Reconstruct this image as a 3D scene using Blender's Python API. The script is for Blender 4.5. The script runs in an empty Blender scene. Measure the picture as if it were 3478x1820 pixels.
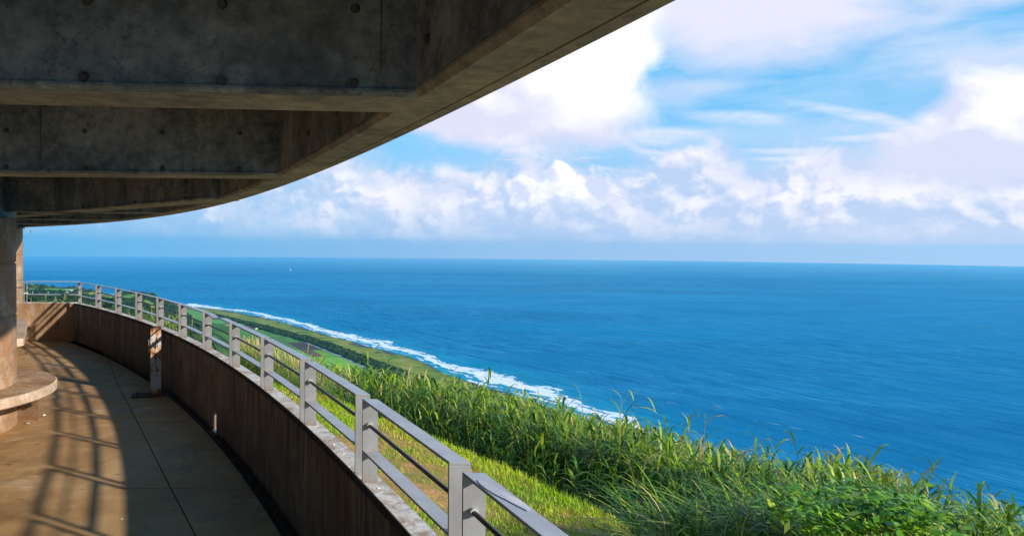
import bpy, math, random
import numpy as np
from mathutils import Vector, Matrix
random.seed(7); RNG = np.random.default_rng(7)
sc = bpy.context.scene
COL = sc.collection
PI = math.pi

# ------------------------------------------------------------------ camera model
F, PITCH, ROLL, IW, IH = 2600.0, -0.0265, 0.0098, 3478, 1820
EYE = 1.82                      # camera height above the deck floor (floor z = 0)
CX, CY = -38.512, -14.935       # centre of the round deck
RW = 42.10                      # inner radius of parapet
SEA = -200.0 + EYE

def ray(px, py):
    u = (px - IW/2)/F; v = (py - IH/2)/F
    cr, sr = math.cos(ROLL), math.sin(ROLL)
    u, v = u*cr + v*sr, -u*sr + v*cr
    cp, sp = math.cos(PITCH), math.sin(PITCH)
    return Vector((u, cp + sp*v, sp - cp*v))
def at_z(px, py, z):
    """point of the world at height z seen at a photo position (used to measure the place)"""
    d = ray(px, py); s = (z - EYE)/d.z
    return Vector((d.x*s, d.y*s, z))
def az_dir(px):
    d = ray(px, 842); n = math.hypot(d.x, d.y)
    return d.x/n, d.y/n, math.atan2(d.x, d.y)
def y0(px): return 841.08 + 0.0098*(px - 1739)
def pol(r, a, z=0.0): return (CX + r*math.cos(a), CY + r*math.sin(a), z)

# ------------------------------------------------------------------ numpy noise
def _h(ix, iy, s):
    n = (ix*374761393 + iy*668265263 + s*1442695041) & 0xffffffff
    n = ((n ^ (n >> 13))*1274126177) & 0xffffffff
    return ((n ^ (n >> 16)) & 0xffff)/65535.0
def vnoise(x, y, s=0):
    x = np.asarray(x, float); y = np.asarray(y, float)
    ix = np.floor(x).astype(np.int64); iy = np.floor(y).astype(np.int64)
    fx = x - ix; fy = y - iy; fx = fx*fx*(3-2*fx); fy = fy*fy*(3-2*fy)
    a, b, c, d = _h(ix, iy, s), _h(ix+1, iy, s), _h(ix, iy+1, s), _h(ix+1, iy+1, s)
    return (a*(1-fx)+b*fx)*(1-fy) + (c*(1-fx)+d*fx)*fy
def fbm(x, y, s=0, o=4):
    t = 0; a = .5
    for k in range(o):
        t = t + a*vnoise(x*2**k, y*2**k, s+k*17); a *= .5
    return t

# ------------------------------------------------------------------ materials
def mat(name):
    m = bpy.data.materials.new(name); m.use_nodes = True
    nt = m.node_tree; b = nt.nodes['Principled BSDF']
    return m, nt, b
def N(nt, t, **kw):
    n = nt.nodes.new(t)
    for k, v in kw.items():
        if k == 'ins':
            for i, x in v.items(): n.inputs[i].default_value = x
        else: setattr(n, k, v)
    return n
def L(nt, a, b): nt.links.new(a, b)
def ramp(nt, src, stops, interp='LINEAR'):
    r = nt.nodes.new('ShaderNodeValToRGB'); r.color_ramp.interpolation = interp
    e = r.color_ramp.elements
    while len(e) > 1: e.remove(e[-1])
    e[0].position, e[0].color = stops[0][0], c4(stops[0][1])
    for p, c in stops[1:]:
        k = e.new(p); k.color = c4(c)
    L(nt, src, r.inputs[0]); return r.outputs[0]
def c4(c):
    if isinstance(c, (int, float)): return (c, c, c, 1)
    return (*c[:3], 1)
def noise(nt, vec, scale, detail=4, rough=.55, dist=0.0, out=0):
    n = N(nt, 'ShaderNodeTexNoise', ins={'Scale': scale, 'Detail': detail, 'Roughness': rough, 'Distortion': dist})
    if vec is not None: L(nt, vec, n.inputs['Vector'])
    return n.outputs[out]
def mapping(nt, vec, scale=(1,1,1), loc=(0,0,0), rot=(0,0,0)):
    n = N(nt, 'ShaderNodeMapping'); n.inputs['Scale'].default_value = scale
    n.inputs['Location'].default_value = loc; n.inputs['Rotation'].default_value = rot
    L(nt, vec, n.inputs['Vector']); return n.outputs[0]
def mix(nt, fac, a, b, mode='MIX'):
    n = N(nt, 'ShaderNodeMix', data_type='RGBA', blend_type=mode)
    for k_, v in ((0, fac), (6, a), (7, b)):
        sock = n.inputs[k_]
        if isinstance(v, (int, float)): sock.default_value = v if k_ == 0 else c4(v)
        elif isinstance(v, tuple): sock.default_value = c4(v)
        else: L(nt, v, sock)
    return n.outputs[2]
def mth(nt, op, a, b=None, c=None, clamp=False):
    n = N(nt, 'ShaderNodeMath', operation=op, use_clamp=clamp)
    for i, v in enumerate((a, b, c)):
        if v is None: continue
        if isinstance(v, (int, float)): n.inputs[i].default_value = v
        else: L(nt, v, n.inputs[i])
    return n.outputs[0]
def bump(nt, bsdf, h, strength=.3, dist=.01):
    n = N(nt, 'ShaderNodeBump', ins={'Strength': strength, 'Distance': dist})
    L(nt, h, n.inputs['Height']); L(nt, n.outputs[0], bsdf.inputs['Normal']); return n

def concrete(name, c1, c2, c3, streak=0.0, drip=0.0, pits=.5, scale=1.0, rough=.85, bmp=.35, spots=0.0, stain=None):
    """mottled cast concrete: c1..c3 = dark, middle and light tone of the material itself"""
    m, nt, b = mat(name)
    co = N(nt, 'ShaderNodeTexCoord').outputs['Object']
    n1 = noise(nt, co, 1.3*scale, 6, .62, .4)
    n2 = noise(nt, co, 9*scale, 5, .6)
    f = mth(nt, 'ADD', mth(nt, 'MULTIPLY', n1, .62), mth(nt, 'MULTIPLY', n2, .38))
    col = ramp(nt, f, [(.36, c1), (.50, c2), (.62, c3)])
    if streak:
        s = noise(nt, mapping(nt, co, (9, 9, .55)), 1.6, 5, .65)
        col = mix(nt, mth(nt, 'MULTIPLY', ramp(nt, s, [(.5, 0), (.64, 1)]), streak), col, tuple(x*.35 for x in c1))
        s2 = noise(nt, mapping(nt, co, (14, 14, .4), (3, 1, 0)), 1.5, 4, .6)
        col = mix(nt, mth(nt, 'MULTIPLY', ramp(nt, s2, [(.6, 0), (.7, 1)]), streak*.45), col, tuple(min(1, x*1.5) for x in c3))
    if drip:
        sp = N(nt, 'ShaderNodeSeparateXYZ'); L(nt, co, sp.inputs[0])
        top = ramp(nt, mth(nt, 'DIVIDE', sp.outputs[2], .72), [(.1, .12), (.75, .8), (1, 1)])
        s = noise(nt, mapping(nt, co, (5, 5, .5)), 1.8, 5, .7, .3)
        col = mix(nt, mth(nt, 'MULTIPLY', mth(nt, 'MULTIPLY', ramp(nt, s, [(.52, 0), (.60, 1)]), top), drip), col, tuple(x*1.55 for x in c3))
        s = noise(nt, mapping(nt, co, (7, 7, .6), (5, 2, 0)), 1.6, 5, .7, .3)
        col = mix(nt, mth(nt, 'MULTIPLY', mth(nt, 'MULTIPLY', ramp(nt, s, [(.52, 0), (.58, 1)]), top), drip), col, tuple(x*.22 for x in c1))
        bl = noise(nt, co, .8, 4, .6)
        col = mix(nt, ramp(nt, bl, [(.45, 0), (.60, .35)]), col, (.20,.12,.07))
    if stain:
        s = noise(nt, co, 2.1*scale, 5, .6, 1.0)
        col = mix(nt, mth(nt, 'MULTIPLY', ramp(nt, s, [(.5, 0), (.62, 1)]), .75), col, stain)
    if spots:
        s = noise(nt, co, 26*scale, 4, .7)
        s0 = noise(nt, co, 3*scale, 3, .6)
        k = mth(nt, 'MULTIPLY', ramp(nt, s, [(.53, 0), (.60, 1)]), ramp(nt, s0, [(.42, 0), (.6, 1)]))
        col = mix(nt, mth(nt, 'MULTIPLY', k, spots), col, tuple(x*.35 for x in c1))
    v = N(nt, 'ShaderNodeTexVoronoi', ins={'Scale': 24*scale, 'Randomness': 1.0}); L(nt, co, v.inputs['Vector'])
    pit = ramp(nt, v.outputs['Distance'], [(.07, 1), (.13, 0)])
    pm = mth(nt, 'MULTIPLY', mth(nt, 'MULTIPLY', pit, ramp(nt, noise(nt, co, 7*scale), [(.5, 0), (.58, 1)])), pits)
    col = mix(nt, pm, col, tuple(x*.2 for x in c1))
    L(nt, col, b.inputs['Base Color']); b.inputs['Roughness'].default_value = rough
    b.inputs['Specular IOR Level'].default_value = .25
    g = noise(nt, co, 60*scale, 5, .7)
    h = mth(nt, 'SUBTRACT', mth(nt, 'ADD', mth(nt, 'MULTIPLY', g, .35), n2), pm)
    bump(nt, b, h, bmp, .012)
    return m

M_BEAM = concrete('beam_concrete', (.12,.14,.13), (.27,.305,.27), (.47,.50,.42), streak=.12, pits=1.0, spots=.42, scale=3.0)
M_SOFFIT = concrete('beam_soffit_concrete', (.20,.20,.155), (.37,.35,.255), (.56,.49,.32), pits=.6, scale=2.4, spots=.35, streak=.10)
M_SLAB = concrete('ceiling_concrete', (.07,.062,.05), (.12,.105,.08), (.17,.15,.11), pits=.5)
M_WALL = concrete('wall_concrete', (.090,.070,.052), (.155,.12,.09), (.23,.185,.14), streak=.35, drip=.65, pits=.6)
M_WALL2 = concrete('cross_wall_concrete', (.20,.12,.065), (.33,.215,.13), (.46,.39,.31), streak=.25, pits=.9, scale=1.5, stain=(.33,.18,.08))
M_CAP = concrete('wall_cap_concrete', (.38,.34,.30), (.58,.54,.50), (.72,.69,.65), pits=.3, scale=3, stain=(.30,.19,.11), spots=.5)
M_COL = concrete('column_concrete', (.21,.13,.08), (.33,.215,.135), (.44,.33,.25), pits=.5, scale=1.6, stain=(.32,.16,.07))
M_BENCH = concrete('bench_concrete', (.32,.22,.15), (.46,.34,.25), (.58,.47,.38), pits=.6, scale=3.0)
M_BENCHT = concrete('bench_top_concrete', (.17,.105,.06), (.34,.20,.10), (.43,.33,.24), pits=.4, scale=2.6, spots=.7)
M_DARK = concrete('dark_concrete', (.012,.010,.009), (.025,.02,.016), (.05,.04,.03), pits=.3, scale=3)  # near-black concrete tone for the gutter and the strip under the cap

def floor_mat():
    m, nt, b = mat('deck_floor')
    co = N(nt, 'ShaderNodeTexCoord').outputs['Object']
    big = noise(nt, co, .55, 5, .6, .5); mid = noise(nt, co, 3.2, 6, .65, .3); fine = noise(nt, co, 40, 4, .7)
    f = mth(nt, 'ADD', mth(nt, 'MULTIPLY', big, .5), mth(nt, 'ADD', mth(nt, 'MULTIPLY', mid, .38), mth(nt, 'MULTIPLY', fine, .12)))
    col = ramp(nt, f, [(.36, (.20,.115,.048)), (.5, (.37,.215,.090)), (.63, (.48,.32,.165))])
    pale = ramp(nt, noise(nt, mapping(nt, co, (1,1,1), (4.3,2,0)), 1.5, 6, .68, .6), [(.60, 0), (.66, 1)])
    col = mix(nt, mth(nt, 'MULTIPLY', pale, .45), col, (.55,.44,.33))
    grit = ramp(nt, noise(nt, co, 90, 3, .8), [(.60, 0), (.68, 1)])
    col = mix(nt, mth(nt, 'MULTIPLY', grit, .35), col, (.10,.06,.04))
    wet = ramp(nt, noise(nt, mapping(nt, co, (1.6,1,1), (9,4,0)), .9, 5, .7, .8), [(.52, 0), (.60, 1)])
    col = mix(nt, mth(nt, 'MULTIPLY', wet, .35), col, (.13,.075,.04))
    scr = ramp(nt, noise(nt, mapping(nt, co, (1.2,9,1), (2,0,0), (0,0,.5)), 3.2, 3, .6), [(.70, 0), (.72, 1)])
    col = mix(nt, mth(nt, 'MULTIPLY', scr, .5), col, (.50,.38,.26))
    v = N(nt, 'ShaderNodeTexVoronoi', ins={'Scale': 2.1, 'Randomness': 1.0})
    dco = mapping(nt, co, (1,1.5,1), (1.7,.4,0)); L(nt, dco, v.inputs['Vector'])
    nd = noise(nt, co, 9, 3, .6)
    sp = ramp(nt, mth(nt, 'ADD', v.outputs['Distance'], mth(nt, 'MULTIPLY', nd, .09)), [(.095, 1), (.125, 0)])
    col = mix(nt, mth(nt, 'MULTIPLY', sp, .6), col, (.07,.05,.04))
    L(nt, col, b.inputs['Base Color'])
    L(nt, ramp(nt, mid, [(.4, .62), (.6, .85)]), b.inputs['Roughness'])
    b.inputs['Specular IOR Level'].default_value = .2
    bump(nt, b, mth(nt, 'ADD', mth(nt, 'MULTIPLY', fine, .3), mid), .12, .01)
    return m
M_FLOOR = floor_mat()

def steel_mat():
    m, nt, b = mat('grey_painted_steel')
    co = N(nt, 'ShaderNodeTexCoord').outputs['Object']
    n = noise(nt, co, 5, 5, .65, .4); n2 = noise(nt, co, 38, 4, .7)
    col = ramp(nt, n, [(.35, (.34,.345,.35)), (.6, (.43,.435,.445))])
    sp = ramp(nt, mth(nt, 'MULTIPLY', n2, noise(nt, co, 8, 2, .5)), [(.36, 0), (.40, 1)])
    col = mix(nt, mth(nt, 'MULTIPLY', sp, .5), col, (.60,.60,.60))
    ru = ramp(nt, noise(nt, mapping(nt, co, (6,6,1.5)), 2.2, 5, .7), [(.60, 0), (.68, 1)])
    col = mix(nt, mth(nt, 'MULTIPLY', ru, .30), col, (.33,.22,.13))
    sp_ = N(nt, 'ShaderNodeSeparateXYZ'); L(nt, co, sp_.inputs[0])
    foot = ramp(nt, mth(nt, 'ADD', mth(nt, 'MULTIPLY', sp_.outputs[2], 3.0), mth(nt, 'MULTIPLY', n, .5)), [(.20, 1), (.36, 0)])
    col = mix(nt, mth(nt, 'MULTIPLY', foot, .55), col, (.30,.16,.08))
    L(nt, col, b.inputs['Base Color']); b.inputs['Roughness'].default_value = .42
    b.inputs['Metallic'].default_value = .15
    bump(nt, b, n2, .06, .004)
    return m
M_STEEL = steel_mat()
def simple(name, c, rough=.7, metal=0.0, var=.25, scale=6.0, bmp=.1):
    m, nt, b = mat(name)
    co = N(nt, 'ShaderNodeTexCoord').outputs['Object']
    n = noise(nt, co, scale, 5, .6)
    col = ramp(nt, n, [(.35, tuple(x*(1-var) for x in c)), (.65, tuple(min(1, x*(1+var)) for x in c))])
    L(nt, col, b.inputs['Base Color']); b.inputs['Roughness'].default_value = rough; b.inputs['Metallic'].default_value = metal
    if bmp: bump(nt, b, n, bmp, .01)
    return m
M_ROD = simple('dark_steel_rod', (.07,.07,.075), .35, .5)
M_SEAL = simple('joint_shadow_gap', (.02,.014,.010), .9)
M_INK = simple('black_marker', (.008,.008,.012), .5)
M_PLUG = simple('tie_hole_plug', (.10,.105,.095), .9)

def rust_mat():
    m, nt, b = mat('rusted_white_paint')
    co = N(nt, 'ShaderNodeTexCoord').outputs['Object']
    sep = N(nt, 'ShaderNodeSeparateXYZ'); L(nt, co, sep.inputs[0])
    n = noise(nt, mapping(nt, co, (22, 22, 8)), 1.5, 6, .7, .8)
    z = ramp(nt, sep.outputs[2], [(0.0, .62), (.06,.48), (.12, .33), (.27, .30), (.30,.44), (.36, .38), (.52, .52), (.60, .44), (.72, .40), (.80, .62)])
    f = mth(nt, 'ADD', n, mth(nt, 'SUBTRACT', z, .46))
    col = ramp(nt, f, [(.43, (.40,.41,.44)), (.49, (.38,.25,.14)), (.54, (.36,.15,.045)), (.62, (.17,.06,.025)), (.74, (.05,.025,.018))])
    L(nt, col, b.inputs['Base Color']); b.inputs['Roughness'].default_value = .7
    bump(nt, b, n, .5, .01); return m
M_RUST = rust_mat()

def leaf_mat(name, dark, midc, light, dry, trans=.22, rough=.45):
    """leaf colour from the per-leaf tint attribute (0 = deep green ... 1 = yellow / dry)"""
    m, nt, b = mat(name)
    a = N(nt, 'ShaderNodeAttribute', attribute_name='tint')
    col = ramp(nt, a.outputs['Fac'], [(0, dark), (.45, midc), (.8, light), (1, dry)])
    L(nt, col, b.inputs['Base Color']); b.inputs['Roughness'].default_value = rough
    b.inputs['Specular IOR Level'].default_value = .35
    t = N(nt, 'ShaderNodeBsdfTranslucent'); L(nt, col, t.inputs['Color'])
    ms = N(nt, 'ShaderNodeMixShader', ins={0: trans}); L(nt, b.outputs[0], ms.inputs[1]); L(nt, t.outputs[0], ms.inputs[2])
    L(nt, ms.outputs[0], nt.nodes['Material Output'].inputs['Surface'])
    return m
M_REED = leaf_mat('reed_leaf', (.012,.055,.006), (.055,.17,.008), (.30,.40,.012), (.50,.36,.16))
M_LAWN = leaf_mat('lawn_blade', (.10,.26,.005), (.24,.44,.004), (.44,.54,.006), (.50,.30,.09))
M_BUSH = leaf_mat('broad_leaf', (.04,.14,.01), (.10,.27,.008), (.28,.45,.012), (.50,.46,.12), rough=.35)
M_WOODS = leaf_mat('distant_tree_leaf', (.006,.022,.007), (.013,.045,.009), (.035,.085,.013), (.10,.14,.03), trans=.15, rough=.8)
M_BARK = simple('brown_bark', (.16,.09,.05), .9, scale=20)

def ground_mat():
    m, nt, b = mat('lawn_soil')
    co = N(nt, 'ShaderNodeTexCoord').outputs['Object']
    n = noise(nt, co, 2.2, 6, .65, .4); n2 = noise(nt, co, 22, 5, .7)
    col = ramp(nt, mth(nt, 'ADD', mth(nt, 'MULTIPLY', n, .6), mth(nt, 'MULTIPLY', n2, .4)),
               [(.38, (.13,.18,.012)), (.46, (.22,.20,.018)), (.51, (.38,.19,.05)), (.66, (.52,.31,.14))])
    L(nt, col, b.inputs['Base Color']); b.inputs['Roughness'].default_value = .95
    bump(nt, b, n2, .6, .03); return m
M_SOIL = ground_mat()

# ------------------------------------------------------------------ mesh helpers
class MB:
    def __init__(s): s.v = []; s.f = []
    def add(s, vs, fs):
        o = len(s.v); s.v += [tuple(p) for p in vs]; s.f += [tuple(i+o for i in f) for f in fs]
    def box(s, c, size, rot=0.0, bev=0.0):
        x, y, z = (k/2 for k in size); ca, sa = math.cos(rot), math.sin(rot)
        vs = []
        if bev <= 0:
            P = [(-x,-y,-z),(x,-y,-z),(x,y,-z),(-x,y,-z),(-x,-y,z),(x,-y,z),(x,y,z),(-x,y,z)]
            fs = [(0,3,2,1),(4,5,6,7),(0,1,5,4),(1,2,6,5),(2,3,7,6),(3,0,4,7)]
        else:
            b = bev; P = []
            for zz, k in ((-z, b), (-z+b, 0), (z-b, 0), (z, b)):
                X, Y = x-k, y-k
                P += [(-X+b*(k==0)*1, -Y, zz), (X-b*(k==0), -Y, zz), (X, -Y+b*(k==0), zz), (X, Y-b*(k==0), zz),
                      (X-b*(k==0), Y, zz), (-X+b*(k==0), Y, zz), (-X, Y-b*(k==0), zz), (-X, -Y+b*(k==0), zz)]
            fs = [tuple(range(7, -1, -1)), tuple(range(24, 32))]
            for r in range(3):
                for i in range(8): fs.append((r*8+i, r*8+(i+1)%8, r*8+8+(i+1)%8, r*8+8+i))
        for p in P: vs.append((c[0]+p[0]*ca-p[1]*sa, c[1]+p[0]*sa+p[1]*ca, c[2]+p[2]))
        s.add(vs, fs)
    def tube(s, pts, rads, n=8, cap=True):
        pts = [Vector(p) for p in pts]
        if isinstance(rads, (int, float)): rads = [rads]*len(pts)
        rings = []
        for i, p in enumerate(pts):
            t = (pts[min(i+1, len(pts)-1)] - pts[max(i-1, 0)]).normalized()
            a = t.orthogonal().normalized() if i == 0 else (a - t*a.dot(t)).normalized()
            bb = t.cross(a)
            rings.append([p + (a*math.cos(2*PI*k/n) + bb*math.sin(2*PI*k/n))*rads[i] for k in range(n)])
        vs = [q for r in rings for q in r]; fs = []
        for i in range(len(pts)-1):
            for k in range(n): fs.append((i*n+k, i*n+(k+1)%n, (i+1)*n+(k+1)%n, (i+1)*n+k))
        if cap: fs.append(tuple(range(n-1, -1, -1))); fs.append(tuple(range((len(pts)-1)*n, len(pts)*n)))
        s.add(vs, fs)
    def lathe(s, c, prof, n=64, a0=0, a1=2*PI):
        full = abs(a1-a0-2*PI) < 1e-6; m = n if full else n+1
        vs = []; fs = []
        for r, z in prof:
            for k in range(m):
                a = a0 + (a1-a0)*k/n; vs.append((c[0]+r*math.cos(a), c[1]+r*math.sin(a), c[2]+z))
        for i in range(len(prof)-1):
            for k in range(n):
                j = (k+1) % m; fs.append((i*m+k, i*m+j, (i+1)*m+j, (i+1)*m+k))
        if full:
            if prof[0][0] > 1e-6: fs.append(tuple(range(m-1, -1, -1)))
            if prof[-1][0] > 1e-6: fs.append(tuple(range((len(prof)-1)*m, len(prof)*m)))
        s.add(vs, fs)
    def sweep(s, prof, a0, a1, n, jit=None):
        """closed profile (radius, z) swept along the arc of the deck"""
        k = len(prof); vs = []; fs = []
        for i in range(n+1):
            a = a0+(a1-a0)*i/n
            for r, z in prof: vs.append(pol(r, a, z))
        for i in range(n):
            for j in range(k):
                fs.append((i*k+j, i*k+(j+1)%k, (i+1)*k+(j+1)%k, (i+1)*k+j))
        fs.append(tuple(range(k))); fs.append(tuple(range((n+1)*k-1, n*k-1, -1)))
        s.add(vs, fs)
    def build(s, name, m, parent=None, smooth=False, origin=None):
        me = bpy.data.meshes.new(name)
        v = s.v if origin is None else [(p[0]-origin[0], p[1]-origin[1], p[2]-origin[2]) for p in s.v]
        me.from_pydata(v, [], s.f); me.validate(); me.update()
        import bmesh
        bm = bmesh.new(); bm.from_mesh(me); bmesh.ops.recalc_face_normals(bm, faces=bm.faces); bm.to_mesh(me); bm.free()
        if smooth:
            me.polygons.foreach_set('use_smooth', [True]*len(me.polygons))
            try: me.set_sharp_from_angle(angle=math.radians(38))
            except Exception: pass
        me.materials.append(m)
        o = bpy.data.objects.new(name, me); COL.objects.link(o)
        if origin is not None: o.location = origin
        if parent is not None:
            o.parent = parent
            if origin is not None: o.location = Vector(origin) - Vector(parent.location)
        return o
def tag(o, label=None, cat=None, group=None, kind=None):
    if label: o['label'] = label
    if cat: o['category'] = cat
    if group: o['group'] = group
    if kind: o['kind'] = kind
    return o
def empty(name, loc, label, cat, group=None):
    o = bpy.data.objects.new(name, None); COL.objects.link(o); o.location = loc; o.empty_display_size = .2
    return tag(o, label, cat, group)
def npmesh(name, verts, faces, m, tint=None, smooth=False, parent=None, attrs=None):
    """verts (n,3), faces (k,4) or (k,3) numpy; tint per face"""
    me = bpy.data.meshes.new(name); k = faces.shape[1]
    me.vertices.add(len(verts)); me.vertices.foreach_set('co', verts.astype(np.float32).ravel())
    me.loops.add(faces.size); me.loops.foreach_set('vertex_index', faces.astype(np.int32).ravel())
    me.polygons.add(len(faces)); me.polygons.foreach_set('loop_start', np.arange(0, faces.size, k, dtype=np.int32))
    me.polygons.foreach_set('loop_total', np.full(len(faces), k, dtype=np.int32))
    if smooth: me.polygons.foreach_set('use_smooth', np.ones(len(faces), bool))
    me.update(calc_edges=True)
    if tint is not None:
        a = me.attributes.new('tint', 'FLOAT', 'FACE'); a.data.foreach_set('value', tint.astype(np.float32))
    for nme, arr in (attrs or {}).items():
        a = me.attributes.new(nme, 'FLOAT', 'POINT'); a.data.foreach_set('value', arr.astype(np.float32))
    me.materials.append(m)
    o = bpy.data.objects.new(name, me); COL.objects.link(o)
    if parent is not None: o.parent = parent
    return o

# ================================================================== DECK
A_CORNER = 0.7655                 # angle of the parapet's far corner
A_BACK = 0.02
ZW = .705                         # parapet height
# floor slab: everything inside radius 41.99, with real open joints between the bays
R_EDGE = 41.985; R_JOINT = 41.47
yj = [-6.9, -4.8, -2.7, -.6, 1.5, 3.58, 5.67, 7.79, 9.82, 11.87, 13.9, 16.4]
def xr(r, y): return CX + math.sqrt(r*r - (y-CY)**2)
JY = [-7, 1.5, 3.58, 4.74, 5.67, 7.79, 9.82, 11.87, 13.9, 16.4]; JX = [xr(R_JOINT, -7), -.28, -1.29, -1.96, -2.53, -3.82, -5.06, -6.26, -7.55, -9.3]
def jx(y): return float(np.interp(y, JY, JX))
fl = MB()
def slab_bay(ya, yb, ra, rb, xl=None, n=14, gap=.005):
    """one bay between rows ya..yb, from radius ra (or x = xl) to rb"""
    top = []; 
    ys = [ya+gap+(yb-ya-2*gap)*i/n for i in range(n+1)]
    right = [(xr(rb, y), y) for y in ys]
    left = [((xl if xl is not None else jx(y)+.005), y) for y in ys]
    if xl is not None: right = [(jx(y)-.005, y) for y in ys]
    vs = []; fs = []
    for (a, b) in zip(left, right): vs += [(a[0], a[1], 0), (b[0], b[1], 0), (a[0], a[1], -.12), (b[0], b[1], -.12)]
    for i in range(n):
        k = i*4
        fs += [(k, k+1, k+5, k+4), (k+1, k+3, k+7, k+5), (k+4, k+6, k+2, k)]
    fs += [(0, 2, 3, 1), (n*4, n*4+1, n*4+3, n*4+2)]
    fl.add(vs, fs)
for ya, yb in zip(yj[:-1], yj[1:]):
    slab_bay(ya, yb, None, R_JOINT, xl=-13.0)
    slab_bay(ya, yb, R_JOINT, R_EDGE)
deck = fl.build('floor', M_FLOOR); tag(deck, kind='structure', label='brown stained concrete deck floor laid in large bays')
g = MB(); g.add([(-13.1, -7, -.045), (5, -7, -.045), (5, 16.4, -.045), (-13.1, 16.4, -.045), (-13.1,-7,-.4),(5,-7,-.4),(5,16.4,-.4),(-13.1,16.4,-.4)],
      [(0,1,2,3)])
# gutter bed follows the wall
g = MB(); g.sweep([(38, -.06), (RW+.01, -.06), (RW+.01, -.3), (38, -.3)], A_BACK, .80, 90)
tag(g.build('gutter', M_DARK), kind='structure', label='dark drain channel between deck floor and parapet foot')

# parapet with two drain holes
par = empty('parapet_wall', pol(RW, .6, 0), 'long curved low concrete parapet carrying the grey railing above the sea', 'parapet')
def parent_keep(o, p):
    o.parent = p; o.matrix_parent_inverse = Matrix.Translation(-Vector(p.location)); return o
wall = MB()
drains = [(math.atan2(13.9-CY, -7.72-CX), .15, .17), (math.atan2(7.6-CY, -2.99-CX), .17, .17)]
RO = 42.205
def wall_prof(zb): 
    return [(RW, zb), (RW, ZW-.028), (RW+.008, ZW-.010), (RW+.008, ZW), (RO-.006, ZW), (RO, ZW-.008), (RO, zb)]
segs = []; cur = A_BACK
for a, w, h in sorted(drains):
    segs.append((cur, a-w/2/RW, -.32)); segs.append((a-w/2/RW, a+w/2/RW, h)); cur = a+w/2/RW
segs.append((cur, A_CORNER, -.32))
for a0, a1, zb in segs:
    wall.sweep(wall_prof(zb), a0, a1, max(1, int((a1-a0)*RW/.22)))
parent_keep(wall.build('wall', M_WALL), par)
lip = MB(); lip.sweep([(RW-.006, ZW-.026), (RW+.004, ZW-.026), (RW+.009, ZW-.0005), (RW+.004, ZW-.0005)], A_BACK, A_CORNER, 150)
parent_keep(lip.build('cap_shade_strip', M_DARK), par)  # dark strip: shade line under the cap, put into the colour
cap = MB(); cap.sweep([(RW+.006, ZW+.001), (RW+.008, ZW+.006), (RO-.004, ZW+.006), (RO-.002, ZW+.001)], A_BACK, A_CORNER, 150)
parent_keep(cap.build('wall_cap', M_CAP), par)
for a, w, h in drains:
    s = MB()
    s.sweep([(RW-.006, -.07), (RW-.006, -.045), (RO+.03, -.05), (RO+.03, -.07)], a-w/2/RW-.0004, a+w/2/RW+.0004, 2)
    parent_keep(s.build('drain_sill', M_CAP), par)

# far cross wall closing the deck
cor = Vector(pol(RW, A_CORNER)); cdir = Vector((-.998, -.06, 0)); cn = Vector((.06, -.998, 0))
def cwall(prof_w, z0, z1, off, l0, l1, mb, bev=0):
    ang = math.atan2(cdir.y, cdir.x)
    c = cor + cdir*((l0+l1)/2) - cn*(prof_w/2+off)
    mb.box((c.x, c.y, (z0+z1)/2), (l1-l0, prof_w, z1-z0), ang, bev)
cw = empty('cross_wall', tuple(cor + cdir*1.0), 'short rust stained concrete wall closing the far end of the deck', 'wall')
w = MB(); cwall(.11, -.3, ZW-.002, 0, -.02, 3.4, w); parent_keep(w.build('wall', M_WALL2), cw)
w = MB(); cwall(.125, ZW-.001, ZW+.012, -.008, -.01, 3.4, w, .003); parent_keep(w.build('wall_cap', M_CAP), cw)

# ------------------------------------------------------------------ railing panels
A0, DA = .7607, -.0304
GAP = .121/RW; RB = RW+.003; BW = .072; ZT = 1.105; TH = .011
def make_panel(skew=math.radians(62), LP=None, end=True):
    """one panel: flat bars form the frame, a round rod runs through the middle; built along local x, ends cut on the skew"""
    LP = LP or 2*RB*math.sin((abs(DA)-GAP)/2)
    root = empty('railing_panel', (0,0,0), 'x', 'railing')
    h = ZT-ZW-.006
    kx, ky = math.cos(skew), math.sin(skew)      # direction of the bar ends
    def prism(x0, x1, z0, z1, name, t0=0.0, t1=BW, m=M_STEEL):
        b = MB(); B = .0018; vs = []
        for z, e in ((z0, B), (z0+B, 0), (z1-B, 0), (z1, B)):
            for x, t in ((x0+e, t0+e), (x1-e, t0+e), (x1-e, t1-e), (x0+e, t1-e)): vs.append((x+t*kx, t*ky, z))
        b.add(vs, [(3,2,1,0), (12,13,14,15)]+[(r*4+j, r*4+(j+1)%4, r*4+4+(j+1)%4, r*4+4+j) for r in range(3) for j in range(4)])
        return b.build(name, m, root)
    prism(0, LP, h-TH, h, 'top_bar')
    prism(TH, LP-TH, h*.372-TH/2, h*.372+TH/2, 'lower_bar')
    prism(0, TH, 0, h-TH, 'post')
    if end: prism(LP-TH, LP, 0, h-TH, 'post')
    ox, oy = BW*.42*kx, BW*.42*ky
    r = MB(); r.tube([(TH+ox, oy, h*.69), (LP-TH+ox, oy, h*.69)], .0085, 10)
    rod = r.build('rod', M_ROD, root, smooth=True)
    for x0, x1 in ((TH, TH+.016), (LP-TH-.016, LP-TH)):
        k = MB(); k.tube([(x0+ox, oy, h*.69), (x1+ox, oy, h*.69)], .0135, 12); k.build('rod_collar', M_STEEL, rod, smooth=True)
    return root
def copy_tree(o, parent=None):
    c = o.copy(); COL.objects.link(c); c.parent = parent
    for ch in o.children: copy_tree(ch, c)
    return c
LP = 2*RB*math.sin((abs(DA)-GAP)/2)
ordinal = ['first','second','third','fourth','fifth','sixth','seventh','eighth','ninth','tenth','eleventh','twelfth']
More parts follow.
